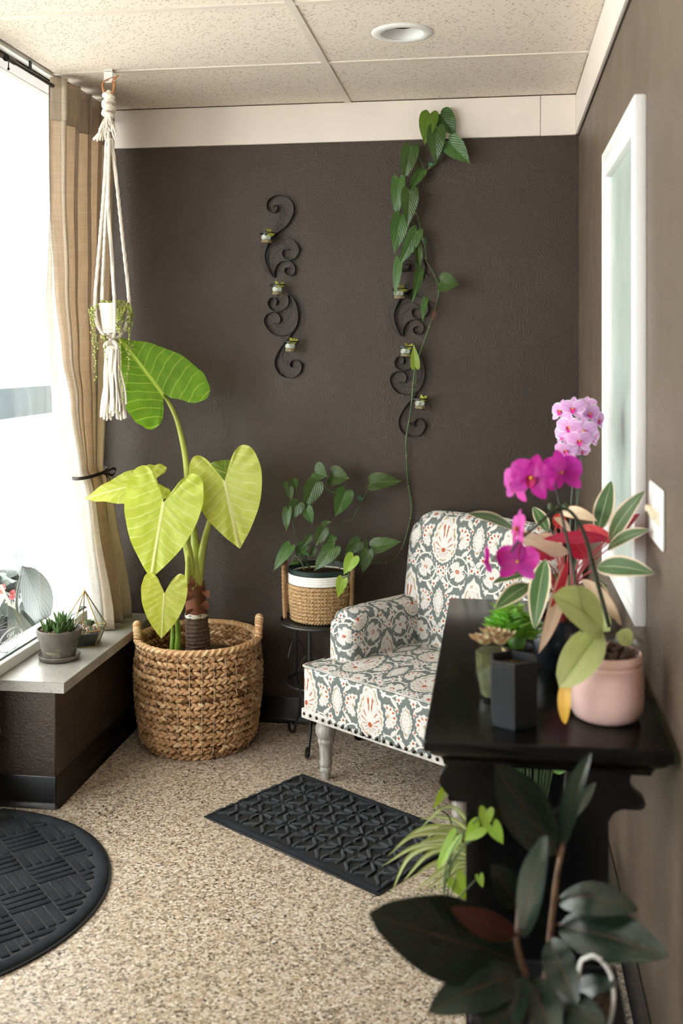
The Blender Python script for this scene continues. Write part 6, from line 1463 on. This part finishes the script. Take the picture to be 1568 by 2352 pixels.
for k in range(16):
    a = k * 2.39996; t = k / 16; el = 1.3 - t * .85; d_ = Vector((math.cos(a) * math.cos(el), math.sin(a) * math.cos(el), math.sin(el))); c = Vector((tcx + .026, tcy - .010, SZ + .066))
    blade(MB(), c, c + d_ * .040 * (.6 + .4 * t), .0105, n=Vector((-d_.x, -d_.y, 1.2)), a=1.25, b=.6, fold=.2, towards=False, nu=5, nv=8).build('leaf', M_SUCC, su, smooth=180)
MB().tube([Vector((tcx + .026, tcy - .010, SZ + .048)), Vector((tcx + .026, tcy - .010, SZ + .070))], .006, 8).build('stem', M_SUCC, su)
air = thing('air_plant', 'pale spiky air plant in front of the rosette inside the terrarium', 'succulent', (tcx - .012, tcy - .040, SZ + .054))
for k in range(34):
    a = random.random() * 2 * PI; el = random.uniform(.05, 1.2); c = Vector((tcx - .012, tcy - .034, SZ + .056)); d_ = Vector((math.cos(a) * math.cos(el), math.sin(a) * math.cos(el), math.sin(el))); L = random.uniform(.018, .030)
    cc = spline([c, c + d_ * L * .6 + Vector((0, 0, .004)), c + d_ * L + Vector((0, 0, -.003))], 4); MB().tube(cc, lerps(.0016, .0003, len(cc)), 5).build('leaf', M_AIR, air)

# ------------------------------------------------------------------ plants outside, behind the glass
XO = -2.02
def ox(px, py, X=XO): return atX(px, py, X)
g0 = ox(85, 1500); op = thing('outdoor_plant', 'large leaved green plant outside the window glass', 'potted plant', (g0.x, g0.y, -.02))
def tub(c, r, h, par, m=M_BLACKPOT): MB().lathe([(0, 0), (r * .8, 0), (r, h), (r * 1.05, h + .01), (r * .93, h + .01), (r * .9, h - .05), (0, h - .06)], c, 32).build('tub', m, par); MB().lathe([(0, h - .05), (r * .9, h - .055)], c, 20).build('soil', M_SOIL, par)
tub((g0.x, g0.y, -.02), .13, .16, op)
b = Vector((g0.x, g0.y, .10))
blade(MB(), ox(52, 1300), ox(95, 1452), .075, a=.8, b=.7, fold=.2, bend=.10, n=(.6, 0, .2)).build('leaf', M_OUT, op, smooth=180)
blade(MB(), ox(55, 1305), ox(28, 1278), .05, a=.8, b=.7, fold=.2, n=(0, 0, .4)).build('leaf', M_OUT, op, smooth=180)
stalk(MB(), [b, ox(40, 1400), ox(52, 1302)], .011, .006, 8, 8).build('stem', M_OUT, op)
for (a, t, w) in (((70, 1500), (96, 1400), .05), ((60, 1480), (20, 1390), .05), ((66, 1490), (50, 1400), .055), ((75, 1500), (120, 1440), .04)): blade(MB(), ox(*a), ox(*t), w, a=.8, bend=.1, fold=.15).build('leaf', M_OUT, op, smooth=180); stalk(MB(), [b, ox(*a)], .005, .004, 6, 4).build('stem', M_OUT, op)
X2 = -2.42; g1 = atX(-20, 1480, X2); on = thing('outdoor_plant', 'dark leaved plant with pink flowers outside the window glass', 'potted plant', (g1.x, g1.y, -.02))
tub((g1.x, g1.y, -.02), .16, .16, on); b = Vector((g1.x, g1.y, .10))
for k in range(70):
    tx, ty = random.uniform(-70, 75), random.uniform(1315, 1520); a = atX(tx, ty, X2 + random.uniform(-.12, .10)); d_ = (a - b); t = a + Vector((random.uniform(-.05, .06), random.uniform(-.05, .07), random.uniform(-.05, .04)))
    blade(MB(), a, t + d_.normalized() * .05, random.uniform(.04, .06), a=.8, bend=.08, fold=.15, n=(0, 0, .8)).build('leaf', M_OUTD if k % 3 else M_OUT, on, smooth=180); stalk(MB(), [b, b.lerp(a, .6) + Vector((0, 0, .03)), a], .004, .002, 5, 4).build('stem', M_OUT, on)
for (px, py) in ((38, 1348), (2, 1353), (-30, 1340), (25, 1366), (48, 1352)):
    c = atX(px, py, X2 + .06)
    mb = MB()
    for k in range(6): a = k * PI / 3; d_ = Vector((.5, math.cos(a), math.sin(a))).normalized(); blade(mb, c, c + d_ * .03, .012, nu=4, nv=5)
    mb.build('flower', M_OUTFL, on, smooth=180)
MB().tube([Vector(atX(2, 1345, X2 + .1)), Vector(atX(44, 1442, X2 + .1)), Vector(atX(44, 1442, X2 + .1)) + Vector((0, .05, -.14))], .006, 7).build('bamboo_stake', M_STAKE, on)
